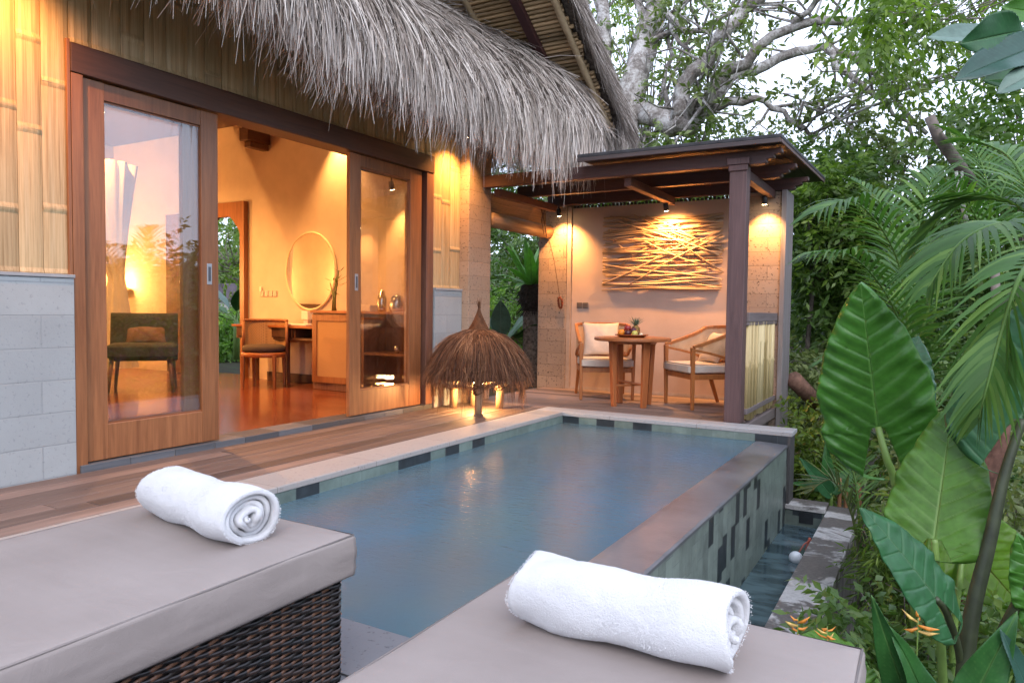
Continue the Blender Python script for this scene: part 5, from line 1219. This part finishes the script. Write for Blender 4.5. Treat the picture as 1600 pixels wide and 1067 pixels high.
def ear_leaf(parent, B, T, N_, width, m, lobe=.36, fold=.18, droop=.10, ruffle=.03, veins=8, seed=0, quilt=.0020):
    """heart shaped blade: B stalk joint, T tip, N_ rough facing direction"""
    B, T, N_ = vec(B), vec(T), vec(N_); L = np.linalg.norm(T-B); u = (T-B)/L; v = np.cross(N_, u); v /= np.linalg.norm(v); n = np.cross(u, v)
    S = np.concatenate([np.linspace(-lobe, 0, 46)[:-1], np.linspace(0, 1, 110)]); nq = 22; rs_ = random.Random(seed)
    ph = rs_.random()*6; verts = []; tint = []; faces = []
    for sd_ in (-1, 1):
        o0 = len(verts)
        for s in S:
            if s >= 0:
                hw = (1-s**1.7)**.80*(1-.10*math.exp(-((s-.0)/.2)**2)); inn = 0
            else:
                q_ = -s/lobe; hw = .92*math.sqrt(max(0, 1-q_**2.3)); inn = min(.10+.26*q_, hw) if q_ > .02 else 0
                hw = max(hw, inn)
            hw *= 1+.014*math.sin(s*21+ph+sd_)+.008*math.sin(s*47+ph*2)
            for q in range(nq):
                f = q/(nq-1); a = (inn+(hw-inn)*f)*width/2
                c = (s-.62*a/L-.35*(a/L)**2)*veins*(1.0 if s > -.05 else 1.25)+.12*math.sin(s*9+ph+sd_*1.3); cf = abs((c % 1)-.5)*2
                vein = max(0, (cf-.86)/.14) if f < .95 else 0
                fine = max(0, (abs(((c*3) % 1)-.5)*2-.75)/.25)*.15
                mid = max(0, 1-a/(.016*L*(1.15-s)+.001)) if s >= 0 else max(0, 1-abs(a-(inn)*width/2)/(.012*L))*.4
                z = fold*a - droop*L*max(0, s)**2 - .35*droop*L*(min(0, s)/lobe)**2 + ruffle*(f**2.5)*(math.sin(s*17+ph+sd_*2)+.5*math.sin(s*41+ph))*.45*(1-.5*max(0, s)) - .004*(vein*1.6)*(L/.6) + quilt*math.sin(c*2*PI+PI)*(.35+f)*(L/.6)+.002*math.sin(s*17+f*5+ph)*f*(L/.6)
                if f > .6: z -= .9*(f-.6)**2*width*.28
                verts.append(B+u*s*L+v*a*sd_+n*z); tint.append(min(1, max(mid, vein*.55*(1-.5*f)+fine*.35)))
        ns_ = len(S)
        for i in range(ns_-1):
            for q in range(nq-1):
                a = o0+i*nq+q; faces.append((a, a+1, a+nq+1, a+nq))
    o = np_mesh('leaf', verts, np.array(faces), tint, m, parent, True); s = o.modifiers.new('solid', 'SOLIDIFY'); s.thickness = .0015; return o
def spear_leaf(parent, B, T, N_, width, m, droop=.06, fold=.25, prow=.5, name='leaf', tipk=1.0):
    B, T, N_ = vec(B), vec(T), vec(N_); L = np.linalg.norm(T-B); u = (T-B)/L; v = np.cross(N_, u); v /= np.linalg.norm(v); n = np.cross(u, v)
    verts = []; tint = []; faces = []; ns_, nq = 60, 11
    for sd_ in (-1, 1):
        o0 = len(verts)
        for i in range(ns_):
            s = i/(ns_-1); hw = (math.sin(PI*min(1, s**prow))**.85)*width/2
            for q in range(nq):
                f = q/(nq-1); a = hw*f; c = (s*1.0-.5*a/L)*26; vein = max(0, (abs((c % 1)-.5)*2-.8)/.2)*.25
                mid = max(0, 1-a/(width*.035))
                z = fold*a-droop*L*s*s+.012*width*math.sin(c*2*PI)*f+.05*width*math.sin(s*11+sd_)*f*f
                verts.append(B+u*s*L+v*a*sd_+n*z); tint.append(min(1, max(mid*.8, vein)))
        for i in range(ns_-1):
            for q in range(nq-1): a = o0+i*nq+q; faces.append((a, a+1, a+nq+1, a+nq))
    o = np_mesh(name, verts, np.array(faces), tint, m, parent, True); s = o.modifiers.new('solid', 'SOLIDIFY'); s.thickness = .0012; return o
def stalk(parent, pts, r, m='stalk', name='stalk'):
    P = [vec(p) for p in pts]; q = MB(); n = 10; Q = []
    for i in range((len(P)-1)*6+1):
        t = i/6; j = min(int(t), len(P)-2); f = t-j; p0, p1, p2, p3 = P[max(j-1,0)], P[j], P[j+1], P[min(j+2, len(P)-1)]
        Q.append(.5*(2*p1+(p2-p0)*f+(2*p0-5*p1+4*p2-p3)*f*f+(3*p1-p0-3*p2+p3)*f**3))
    q.tube(Q, list(np.linspace(r[0], r[1], len(Q))), n); return q.build(name, MT[m], parent, True)
camv = lambda p, up=.3: (vec(_C)-vec(p))/np.linalg.norm(vec(_C)-vec(p))+np.array([0,0,up])
def ear_plant(label, foot, items):
    t = thing('elephant_ear_plant', label, 'plant', gb(foot), 0, 'elephant ear plants beside the basin')
    for (b, tp, wpx, m, up, sidev, stem, kw) in items:
        B, T = W(*b), W(*tp); N_ = camv(B, up)+_r*sidev; wd = wpx*(b[2]+tp[2])/2/FPX
        ear_leaf(t, B, T, N_, wd, MT[m], **kw)
        if stem: stalk(t, [B]+[W(*q) for q in stem[0]], stem[1], stem[2])
    return t
ear_plant('elephant ear plant with one huge upright ribbed leaf beside the basin rim', W(1420, 1000, 3.3), [
  ((1372,667,3.25), (1344,444,3.12), 184, 'ear', .15, -.15, ([(1385,715,3.22),(1400,760,3.25),(1425,900,3.3),(1440,1120,3.3)], (.014,.022), 'stalk'), dict(lobe=.40, fold=.05, droop=.03, ruffle=.034, veins=8, seed=3, quilt=.0045)),
  ((1395,640,3.6), (1440,520,3.7), 110, 'ear_dark', .4, .3, ([(1410,760,3.6),(1430,1000,3.5)], (.010,.014), 'stalk'), dict(lobe=.34, seed=9)),
])
ear_plant('elephant ear plant with a pale veined upright leaf and a dark drooping leaf', W(1470, 1040, 2.7), [
  ((1460,842,2.62), (1490,628,2.75), 158, 'ear_pale', -.1, -.25, ([(1464,900,2.62),(1470,1000,2.65),(1476,1130,2.7)], (.012,.018), 'stalk'), dict(lobe=.14, fold=.10, droop=-.02, ruffle=.034, veins=9, seed=5)),
  ((1462,935,2.35), (1362,792,2.30), 118, 'ear_dark', .9, .15, ([(1480,960,2.4),(1500,1030,2.5),(1500,1130,2.6)], (.010,.014), 'stalk_dark'), dict(lobe=.42, fold=.10, droop=.09, ruffle=.012, veins=6, seed=6, quilt=.0007)),
  ((1505,845,2.95), (1606,955,2.85), 150, 'ear_lime', .5, -.2, ([(1500,900,2.9),(1490,1000,2.9),(1490,1130,2.9)], (.010,.014), 'stalk'), dict(lobe=.30, fold=.12, droop=.10, veins=7, seed=8)),
])
ear_plant('elephant ear plant with a thick dark leaning stem and broad dark leaf', W(1505, 1060, 2.5), [
  ((1598,655,2.5), (1650,440,2.5), 235, 'ear_dark', .25, -.35, ([(1570,740,2.5),(1545,850,2.5),(1515,980,2.5),(1500,1150,2.5)], (.013,.032), 'stalk_dark'), dict(lobe=.42, fold=.10, droop=.03, ruffle=.02, veins=7, seed=12)),
  ((1640,960,2.3), (1590,840,2.3), 90, 'ear', .4, -.3, ([(1620,900,2.3),(1560,1000,2.4),(1520,1120,2.45)], (.012,.020), 'stalk_dark'), dict(lobe=.35, seed=13)),
])
ear_plant('low elephant ear with rounded leaves tucked under the daybed corner', W(1345, 1060, 2.2), [
  ((1345,1035,2.15), (1262,985,2.05), 105, 'ear_pale', 1.4, .2, ([(1352,1100,2.2),(1352,1180,2.2)], (.008,.010), 'stalk'), dict(lobe=.30, fold=.05, droop=.12, ruffle=.01, seed=15)),
  ((1330,1055,2.0), (1375,1120,1.95), 80, 'ear_pale', 1.2, .0, None, dict(lobe=.30, fold=.05, seed=16)),
])
def clump_of_spears(name, label, foot, items, cat='plant'):
    t = thing(name, label, cat, gb(foot))
    for (b, tp, wpx, m, up, sidev, kw) in items:
        B, T = W(*b), W(*tp); spear_leaf(t, B, T, camv(B, up)+_r*sidev, wpx*(b[2]+tp[2])/2/FPX, MT[m], **kw)
        stalk(t, [B, (B+vec(gb(foot)))/2+np.array([.02,0,0]), vec(gb(foot))], (.008,.012), 'stalk')
    return t
clump_of_spears('heliconia', 'heliconia with two upright glossy spear leaves in front of the basin corner', W(1430, 1130, 2.0), [
  ((1428,1120,1.95), (1361,938,1.9), 56, 'spear', .2, -.3, dict()), ((1462,1130,1.9), (1398,980,1.9), 56, 'spear', .2, .5, dict()), ((1345,1130,1.9), (1322,1020,1.85), 32, 'spear', .2, -.4, dict())])
clump_of_spears('heliconia', 'heliconia at the lower right corner with one long leaning leaf and a bluish leaf', W(1560, 1150, 1.75), [
  ((1505,1120,1.75), (1590,958,1.7), 66, 'spear', .2, .2, dict()), ((1625,1130,1.7), (1572,985,1.7), 56, 'spear_blue', .2, .6, dict())])
clump_of_spears('garden_plant', 'leafy plant with a long arching leaf by the far corner of the basin', W(1290, 800, 7.0), [
  ((1300,775,6.9), (1252,715,6.8), 26, 'ear_dark', .8, -.3, dict()), ((1298,770,6.9), (1345,720,6.9), 24, 'spear', .6, .3, dict()), ((1290,765,7), (1238,752,6.9), 20, 'spear', .9, 0, dict()), ((1296,770,7), (1290,690,7), 22, 'spear', .3, 0, dict())])
br = thing('broadleaf_branch', 'close branch of large grey green leaves reaching in at the top right corner', 'plant', tuple(W(1680, 120, 2.6)))
for b, tp, wpx, m, up, kw in [((1640,70,2.5),(1460,42,2.4),74,'broad_grey',.9,{}), ((1600,48,2.3),(1508,66,2.25),70,'ear_dark',.1,{}), ((1650,62,2.3),(1500,112,2.2),70,'spear_blue',.5,{}), ((1640,130,2.5),(1545,118,2.4),62,'spear',.5,{}), ((1650,100,2.2),(1560,140,2.2),50,'broad_grey',.6,{}), ((1660,30,2.6),(1570,8,2.6),60,'ear',.5,{})]:
    B, T = W(*b), W(*tp); spear_leaf(br, B, T, camv(B, up), wpx*(b[2]+tp[2])/2/FPX, MT[m], prow=.85, droop=.08, **kw)
stalk(br, [W(1585,75,2.4), W(1640,70,2.5), W(1690,140,2.6), W(1720,360,2.7), gb(W(1735,560,2.75))], (.012,.03), 'stalk_dark')

def frond(parent, P, nl, ll, sag=.35, wl=.030, m='palm', ang=.95, name='frond', up=None, twist=0):
    """feathered palm frond: rachis through the points P, nl leaflets per side"""
    P = [vec(p) for p in P]; Q = []
    n = 40
    for i in range(n+1):
        t = i/n*(len(P)-1); j = min(int(t), len(P)-2); f = t-j; p0, p1, p2, p3 = P[max(j-1,0)], P[j], P[j+1], P[min(j+2, len(P)-1)]
        Q.append(.5*(2*p1+(p2-p0)*f+(2*p0-5*p1+4*p2-p3)*f*f+(3*p1-p0-3*p2+p3)*f**3))
    Q = np.array(Q); mb = MB(); mb.cur = .75; mb.tube(list(Q), list(np.linspace(.013,.003,len(Q))), 6)
    V = []; Fc = []; T = []
    for k_ in range(nl):
        f = .12+.88*(k_+.5)/nl; i = min(int(f*n), n-1); p = Q[i]+(Q[i+1]-Q[i])*(f*n-i); d = Q[i+1]-Q[i]; d /= np.linalg.norm(d)
        upv = np.array([0,0,1.]) if up is None else vec(up); sidev = np.cross(d, upv); sidev /= np.linalg.norm(sidev)+1e-9; nv = np.cross(sidev, d)
        for sd_ in (-1, 1):
            L = ll*(math.sin(PI*min(.98, .16+.80*f))**.8)*random.uniform(.88,1.1); a = ang*(1-.45*f)+random.uniform(-.06,.06)
            dd = d*math.cos(a)+sidev*sd_*math.sin(a)+nv*(.22+random.uniform(-.08,.08)); dd /= np.linalg.norm(dd)
            wv = np.cross(dd, nv); wv /= np.linalg.norm(wv)+1e-9; wv = wv*.85+nv*.35*sd_
            tn = min(1, max(0, random.gauss(.5,.18))); o0 = len(V)
            for j, s in enumerate((0, .2, .45, .7, 1)):
                c = p+dd*L*s+np.array([0,0,-1.])*sag*L*s*s; w = wl*(.45, 1, 1, .7, .06)[j]
                V += [c-wv*w/2, c+wv*w/2]; T += [tn, tn]
            for j in range(4): a_ = o0+2*j; Fc.append((a_, a_+1, a_+3, a_+2))
    o0 = len(mb.v); mb.v += [tuple(v_) for v_ in V]; mb.f += [tuple(i+o0 for i in q) for q in Fc]; mb.t += T
    return mb.build(name, MT[m], parent, True)
def palm(label, base, crown_p, fr, stem=.05, group='palms in the garden', stemm='bark'):
    t = thing('palm', label, 'palm', gb(base), 0, group)
    MB().tube([gb(base), (vec(gb(base))+vec(crown_p))/2+np.array([.05,.02,0]), crown_p], [stem*1.2, stem, stem*.8], 10).build('trunk', MT[stemm], t, True)
    for pts, nl, ll, kw in fr: frond(t, [W(*p) for p in pts], nl, ll, **kw)
    return t
palm('clumping palm with fronds arching left and up behind the huge heart shaped leaf', W(1425, 720, 5.2), W(1424, 640, 5.2), [
  ([(1424,640,5.2),(1420,520,5.2),(1400,400,5.1),(1340,318,4.9),(1275,330,4.7)], 34, .55, dict(sag=.5)),
  ([(1424,640,5.2),(1428,500,5.3),(1432,380,5.4),(1452,290,5.5),(1475,262,5.6)], 30, .50, dict(sag=.3)),
  ([(1424,640,5.2),(1415,540,5.0),(1385,460,4.8),(1330,400,4.6),(1268,395,4.5)], 32, .50, dict(sag=.55)),
  ([(1424,640,5.2),(1440,520,5.2),(1480,420,5.2),(1540,360,5.2),(1600,350,5.2)], 32, .55, dict(sag=.35)),
  ([(1424,640,5.2),(1422,500,5.6),(1405,380,6.0),(1370,310,6.3),(1330,280,6.6)], 30, .5, dict(sag=.3)),
  ([(1424,640,5.2),(1400,600,4.9),(1350,560,4.7),(1300,560,4.5)], 24, .40, dict(sag=.5)),
  ([(1424,640,5.2),(1450,560,5.0),(1500,500,4.9),(1560,490,4.8)], 26, .42, dict(sag=.5)),
])
palm('tall palm at the right edge with a heavy drooping frond of curled leaflets', W(1640, 800, 3.4), W(1650, 400, 3.5), [
  ([(1680,400,3.5),(1640,385,2.8),(1598,425,2.4),(1568,510,2.35),(1546,590,2.3),(1530,655,2.3)], 40, .25, dict(sag=.45, m='palm', wl=.019)),
  ([(1650,400,3.5),(1600,330,3.6),(1540,310,3.8),(1480,330,3.9),(1430,390,4.0)], 32, .42, dict(sag=.5)),
  ([(1650,400,3.5),(1610,300,3.6),(1570,240,3.8),(1510,220,4.0)], 28, .42, dict(sag=.4)),
  ([(1650,400,3.5),(1600,360,3.2),(1560,350,3.0),(1500,380,2.9),(1450,450,2.85)], 30, .36, dict(sag=.5, wl=.024)),
  ([(1650,400,3.5),(1640,480,3.2),(1620,560,3.0),(1600,640,2.9)], 26, .32, dict(sag=.35, m='palm_old')),
])
palm('small palm seedling with thin leaves over the end of the basin rim', W(1345, 900, 5.0), W(1345, 880, 5.0), [
  ([(1345,880,5.0),(1330,800,5.0),(1300,750,5.0),(1262,770,5.0)], 22, .30, dict(sag=.1, wl=.016, m='palm_old')),
  ([(1345,880,5.0),(1340,780,5.0),(1330,730,5.1),(1300,690,5.2)], 20, .28, dict(sag=.2, wl=.016)),
  ([(1345,880,5.0),(1370,830,4.9),(1400,800,4.8),(1420,820,4.8)], 20, .26, dict(sag=.3, wl=.015)),
  ([(1345,880,5.0),(1360,900,4.7),(1385,930,4.5),(1420,940,4.4)], 22, .22, dict(sag=.2, wl=.013, m='palm_old')),
], stem=.02)
palm('feathery palm behind the others at the upper right', W(1560, 620, 7.2), W(1555, 420, 7.2), [
  ([(1555,420,7.2),(1520,330,7.2),(1470,290,7.1),(1400,300,7.0)], 30, .6, dict(sag=.4)),
  ([(1555,420,7.2),(1560,320,7.3),(1590,260,7.4),(1640,250,7.5)], 30, .6, dict(sag=.4)),
  ([(1555,420,7.2),(1545,300,7.4),(1520,230,7.6),(1470,200,7.8)], 28, .55, dict(sag=.4)),
  ([(1555,420,7.2),(1500,380,7.0),(1440,380,6.9),(1390,420,6.8)], 30, .6, dict(sag=.5)),
])
# bird's nest fern on its trunk behind the open pavilion side
ft_ = thing('nest_fern', 'bird nest fern with upright pale green fronds on a rough dark trunk beside the pavilion', 'fern', (-5.47, 10.05, -.2))
q = MB(); q.tube([(-5.47, 10.05, -.25), (-5.45, 10.05, .3), (-5.46, 10.04, .8), (-5.47, 10.05, 1.15)], [.17,.14,.14,.13], 14, jit=.12)
q.build('trunk', simple('fern_trunk', (.16,.13,.11), .95, 0, .6, 26, .1, 1.0, 60), ft_, True)
q = MB(); q.lathe([(.03,1.02),(.15,1.08),(.20,1.22),(.21,1.36),(.17,1.48),(.05,1.52)], (-5.46, 10.05, 0), 18)
for i in range(140):
    a = random.uniform(0, 2*PI); zz = random.uniform(1.05,1.45); q.bar((-5.46+.17*math.cos(a), 10.05+.17*math.sin(a), zz), (-5.46+.25*math.cos(a), 10.05+.25*math.sin(a), zz-.08), .012, .006)
q.build('root_ball', simple('root_ball', (.03,.022,.018), .95, 0, .5, 30), ft_)
MT['nest'] = blade_mat('nest_leaf', (.22,.40,.15), (.09,.14,.06), .4, .45)
for i in range(26):
    a = i*2.399; el = rad(82-i*3.0); L = random.uniform(.75, .92)*(1 if i < 14 else .85); B = vec((-5.46+.06*math.cos(a), 10.05+.06*math.sin(a), 1.46)); d = vec((math.cos(a)*math.cos(el), math.sin(a)*math.cos(el), math.sin(el)))
    spear_leaf(ft_, B, B+d*L, vec((-math.cos(a)*math.sin(el), -math.sin(a)*math.sin(el), math.cos(el)+.1)), .15, MT['nest'], droop=.05+.012*i, fold=.12, prow=.75, name='frond')
def banana(label, x, y, z, items):
    t = thing('banana_plant', label, 'plant', (x, y, z), 0, 'broad leaved plants in the garden')
    MB().tube([(x, y, z-.1), (x+.02, y, z+.5), (x, y, z+.8)], [.07,.06,.03], 9).build('stem', MT['stalk'], t, True)
    for a, el, L, wd, m in items:
        B = vec((x, y, z+.7)); d = vec((math.cos(rad(a))*math.cos(rad(el)), math.sin(rad(a))*math.cos(rad(el)), math.sin(rad(el)))); B2 = B+d*.25
        stalk(t, [B, B+d*.12, B2], (.015,.010), 'stalk')
        spear_leaf(t, B2, B2+d*L, vec((-math.cos(rad(a))*math.sin(rad(el)), -math.sin(rad(a))*math.sin(rad(el)), math.cos(rad(el))+.1)), wd, MT[m], droop=.18, fold=.1, prow=.8)
banana('broad leaved plant with pale green leaves left of the fern trunk', -6.05, 10.1, -.3, [(200,70,.85,.34,'broad_grey'),(300,60,.8,.32,'broad_grey'),(60,55,.8,.3,'spear'),(350,38,.7,.28,'spear'),(250,45,.6,.26,'broad_grey')])
banana('banana like plant right outside the arched doorway', -12.3, 10.0, .1, [(190,30,.85,.34,'ear'),(210,60,.9,.34,'broad_grey'),(60,70,.9,.3,'ear'),(250,15,.8,.3,'ear'),(330,50,.7,.3,'spear')])
# small fallen and growing things in the bed
def flower(label, p, s, tilt=0):
    t = thing('heliconia_flower', label, 'flower', tuple(p), 0, 'orange heliconia flowers'); p = vec(p)
    m1 = simple('bract_orange', (.60,.22,.03), .5, 0, .5, 40); m2 = simple('bract_yellow', (.55,.36,.10), .6, 0, .6, 40)
    for i in range(6):
        sd_ = -1 if i % 2 else 1; a = p+np.array([0,0,s*(.0+.20*i)]); b = a+(_r*sd_*random.uniform(.2,1.1)+_f*random.uniform(-.6,.6)+np.array([0,0,random.uniform(-.3,1.2)]))*s*random.uniform(.5,1.25)
        q = MB(); q.tube([a, (a+b)/2+np.array([0,0,-s*.14]), b], [s*.07, s*random.uniform(.08,.15), s*.006], 7, jit=.5); q.build('bract', m1 if i % 3 else m2, t, True)
    MB().tube([p+np.array([0,0,s*1.2]), p, p+np.array([0,0,-.5])], [s*.03, s*.05, s*.05], 7).build('stem', MT['stalk'], t, True)
flower('faded yellow heliconia flower in front of the basin rim near the towel', W(1246, 990, 2.05), .040)
flower('orange and yellow heliconia flower spike by the daybed corner', W(1292, 1000, 1.95), .032)
flower('dry orange heliconia flower hanging among the spear leaves', W(1434, 985, 2.0), .040)
lg = thing('cut_log', 'short cut brown log end sticking out of the shrubs beyond the pool corner', 'log', tuple(W(1250, 605, 9.0)))
MB().tube([W(1240,592,8.9), W(1258,612,9.1), W(1280,632,9.4)], [.10,.10,.09], 12, jit=.1).build('log', simple('log_bark', (.20,.11,.08), .9, 0, .4, 14, .2, .6, 30), lg, True)
for i, (a, b, lab) in enumerate([((1312,790,6.9),(1312,747,6.9),'thin upright tan stake above the basin rim'), ((1322,788,6.9),(1322,752,6.9),'short orange tan stake behind the basin rim'), ((1350,778,6.9),(1336,744,6.9),'leaning tan stake by the basin rim')]):
    tag(MB().tube([W(*b), (W(*a)+W(*b))/2, np.array(W(*a))-np.array([0,0,.9])], [.017,.018,.018], 8).build('garden_stake', simple('stake_wood', (.42,.20,.10), .7, 0, .2), None, True), lab, 'stake', 'stakes behind the basin')
pt_ = thing('palm_stump', 'thick reddish brown palm trunk with rough scars behind the elephant ear stems', 'trunk', gb(W(1520, 900, 4.2)))
MB().tube([gb(W(1510,900,4.2)), W(1515,830,4.2), W(1528,760,4.2), W(1545,690,4.2), W(1560,600,4.3)], [.12,.11,.10,.10,.08], 12, jit=.2).build('trunk', simple('red_bark', (.12,.062,.045), .9, 0, .5, 18, .2, .9, 40), pt_, True)
sp_t = thing('pruned_branch', 'pruned brown branch stub with thin white roots above the palms', 'branch', tuple(W(1480, 250, 8.0)))
MB().tube([W(1452,182,8.0), W(1466,214,8.0), W(1492,250,8.0), W(1520,290,8.1)], [.055,.06,.065,.07], 10, jit=.15).build('branch', MT['bark'], sp_t, True)
MB().tube([W(1494,268,7.9), W(1500,310,7.9), W(1512,360,7.9)], .018, 6).tube([W(1503,268,7.9), W(1506,320,7.9), W(1518,372,7.9)], .014, 6).build('root', simple('white_root', (.5,.48,.44), .8), sp_t, True)
# ------------------------------------------------------------------ daylight
w = bpy.data.worlds.new('World'); sc.world = w; w.use_nodes = True; nt = w.node_tree
bg = nt.nodes['Background']; sky = nt.nodes.new('ShaderNodeTexSky'); sky.sky_type = 'NISHITA'; sky.sun_disc = False
SUN_EL, SUN_AZ = rad(42), rad(145)       # azimuth measured from +Y towards +X
sky.sun_elevation = SUN_EL; sky.sun_rotation = SUN_AZ; sky.air_density = 1.0; sky.dust_density = 3.0; sky.ozone_density = 1.5; sky.altitude = 100
tc = nt.nodes.new('ShaderNodeTexCoord'); cn = nt.nodes.new('ShaderNodeTexNoise'); cn.inputs['Scale'].default_value = 1.6; cn.inputs['Detail'].default_value = 5; cn.inputs['Roughness'].default_value = .55
cmap = nt.nodes.new('ShaderNodeMapping'); cmap.inputs['Scale'].default_value = (1, 1, 2.5); nt.links.new(tc.outputs['Generated'], cmap.inputs[0]); nt.links.new(cmap.outputs[0], cn.inputs['Vector'])
cr = nt.nodes.new('ShaderNodeMapRange'); cr.inputs[1].default_value = .35; cr.inputs[2].default_value = .6; cr.inputs[3].default_value = .70; cr.inputs[4].default_value = .95; nt.links.new(cn.outputs['Fac'], cr.inputs[0])
mxs = nt.nodes.new('ShaderNodeMix'); mxs.data_type = 'RGBA'; nt.links.new(cr.outputs[0], mxs.inputs[0]); nt.links.new(sky.outputs[0], mxs.inputs[6]); mxs.inputs[7].default_value = (4.7, 5.25, 6.7, 1)     # thin bright overcast
nt.links.new(mxs.outputs[2], bg.inputs[0]); bg.inputs[1].default_value = .13
sd = bpy.data.lights.new('sun', 'SUN'); sd.energy = .5; sd.angle = rad(40); sd.color = (1.0,.96,.93)
so = bpy.data.objects.new('sun', sd); COL.objects.link(so)
d = Vector((math.sin(SUN_AZ)*math.cos(SUN_EL), math.cos(SUN_AZ)*math.cos(SUN_EL), math.sin(SUN_EL)))
so.rotation_euler = d.to_track_quat('Z', 'Y').to_euler(); so.location = (10, 0, 12)
sc.view_settings.view_transform = 'Standard'; sc.view_settings.look = 'None'; sc.view_settings.gamma = 1; sc.view_settings.exposure = 1.55
sc.render.engine = 'CYCLES'; cy_ = sc.cycles
cy_.max_bounces = 8; cy_.diffuse_bounces = 4; cy_.glossy_bounces = 4; cy_.transmission_bounces = 6; cy_.transparent_max_bounces = 12
cy_.use_denoising = True; cy_.sample_clamp_indirect = 6; cy_.caustics_reflective = False; cy_.caustics_refractive = False
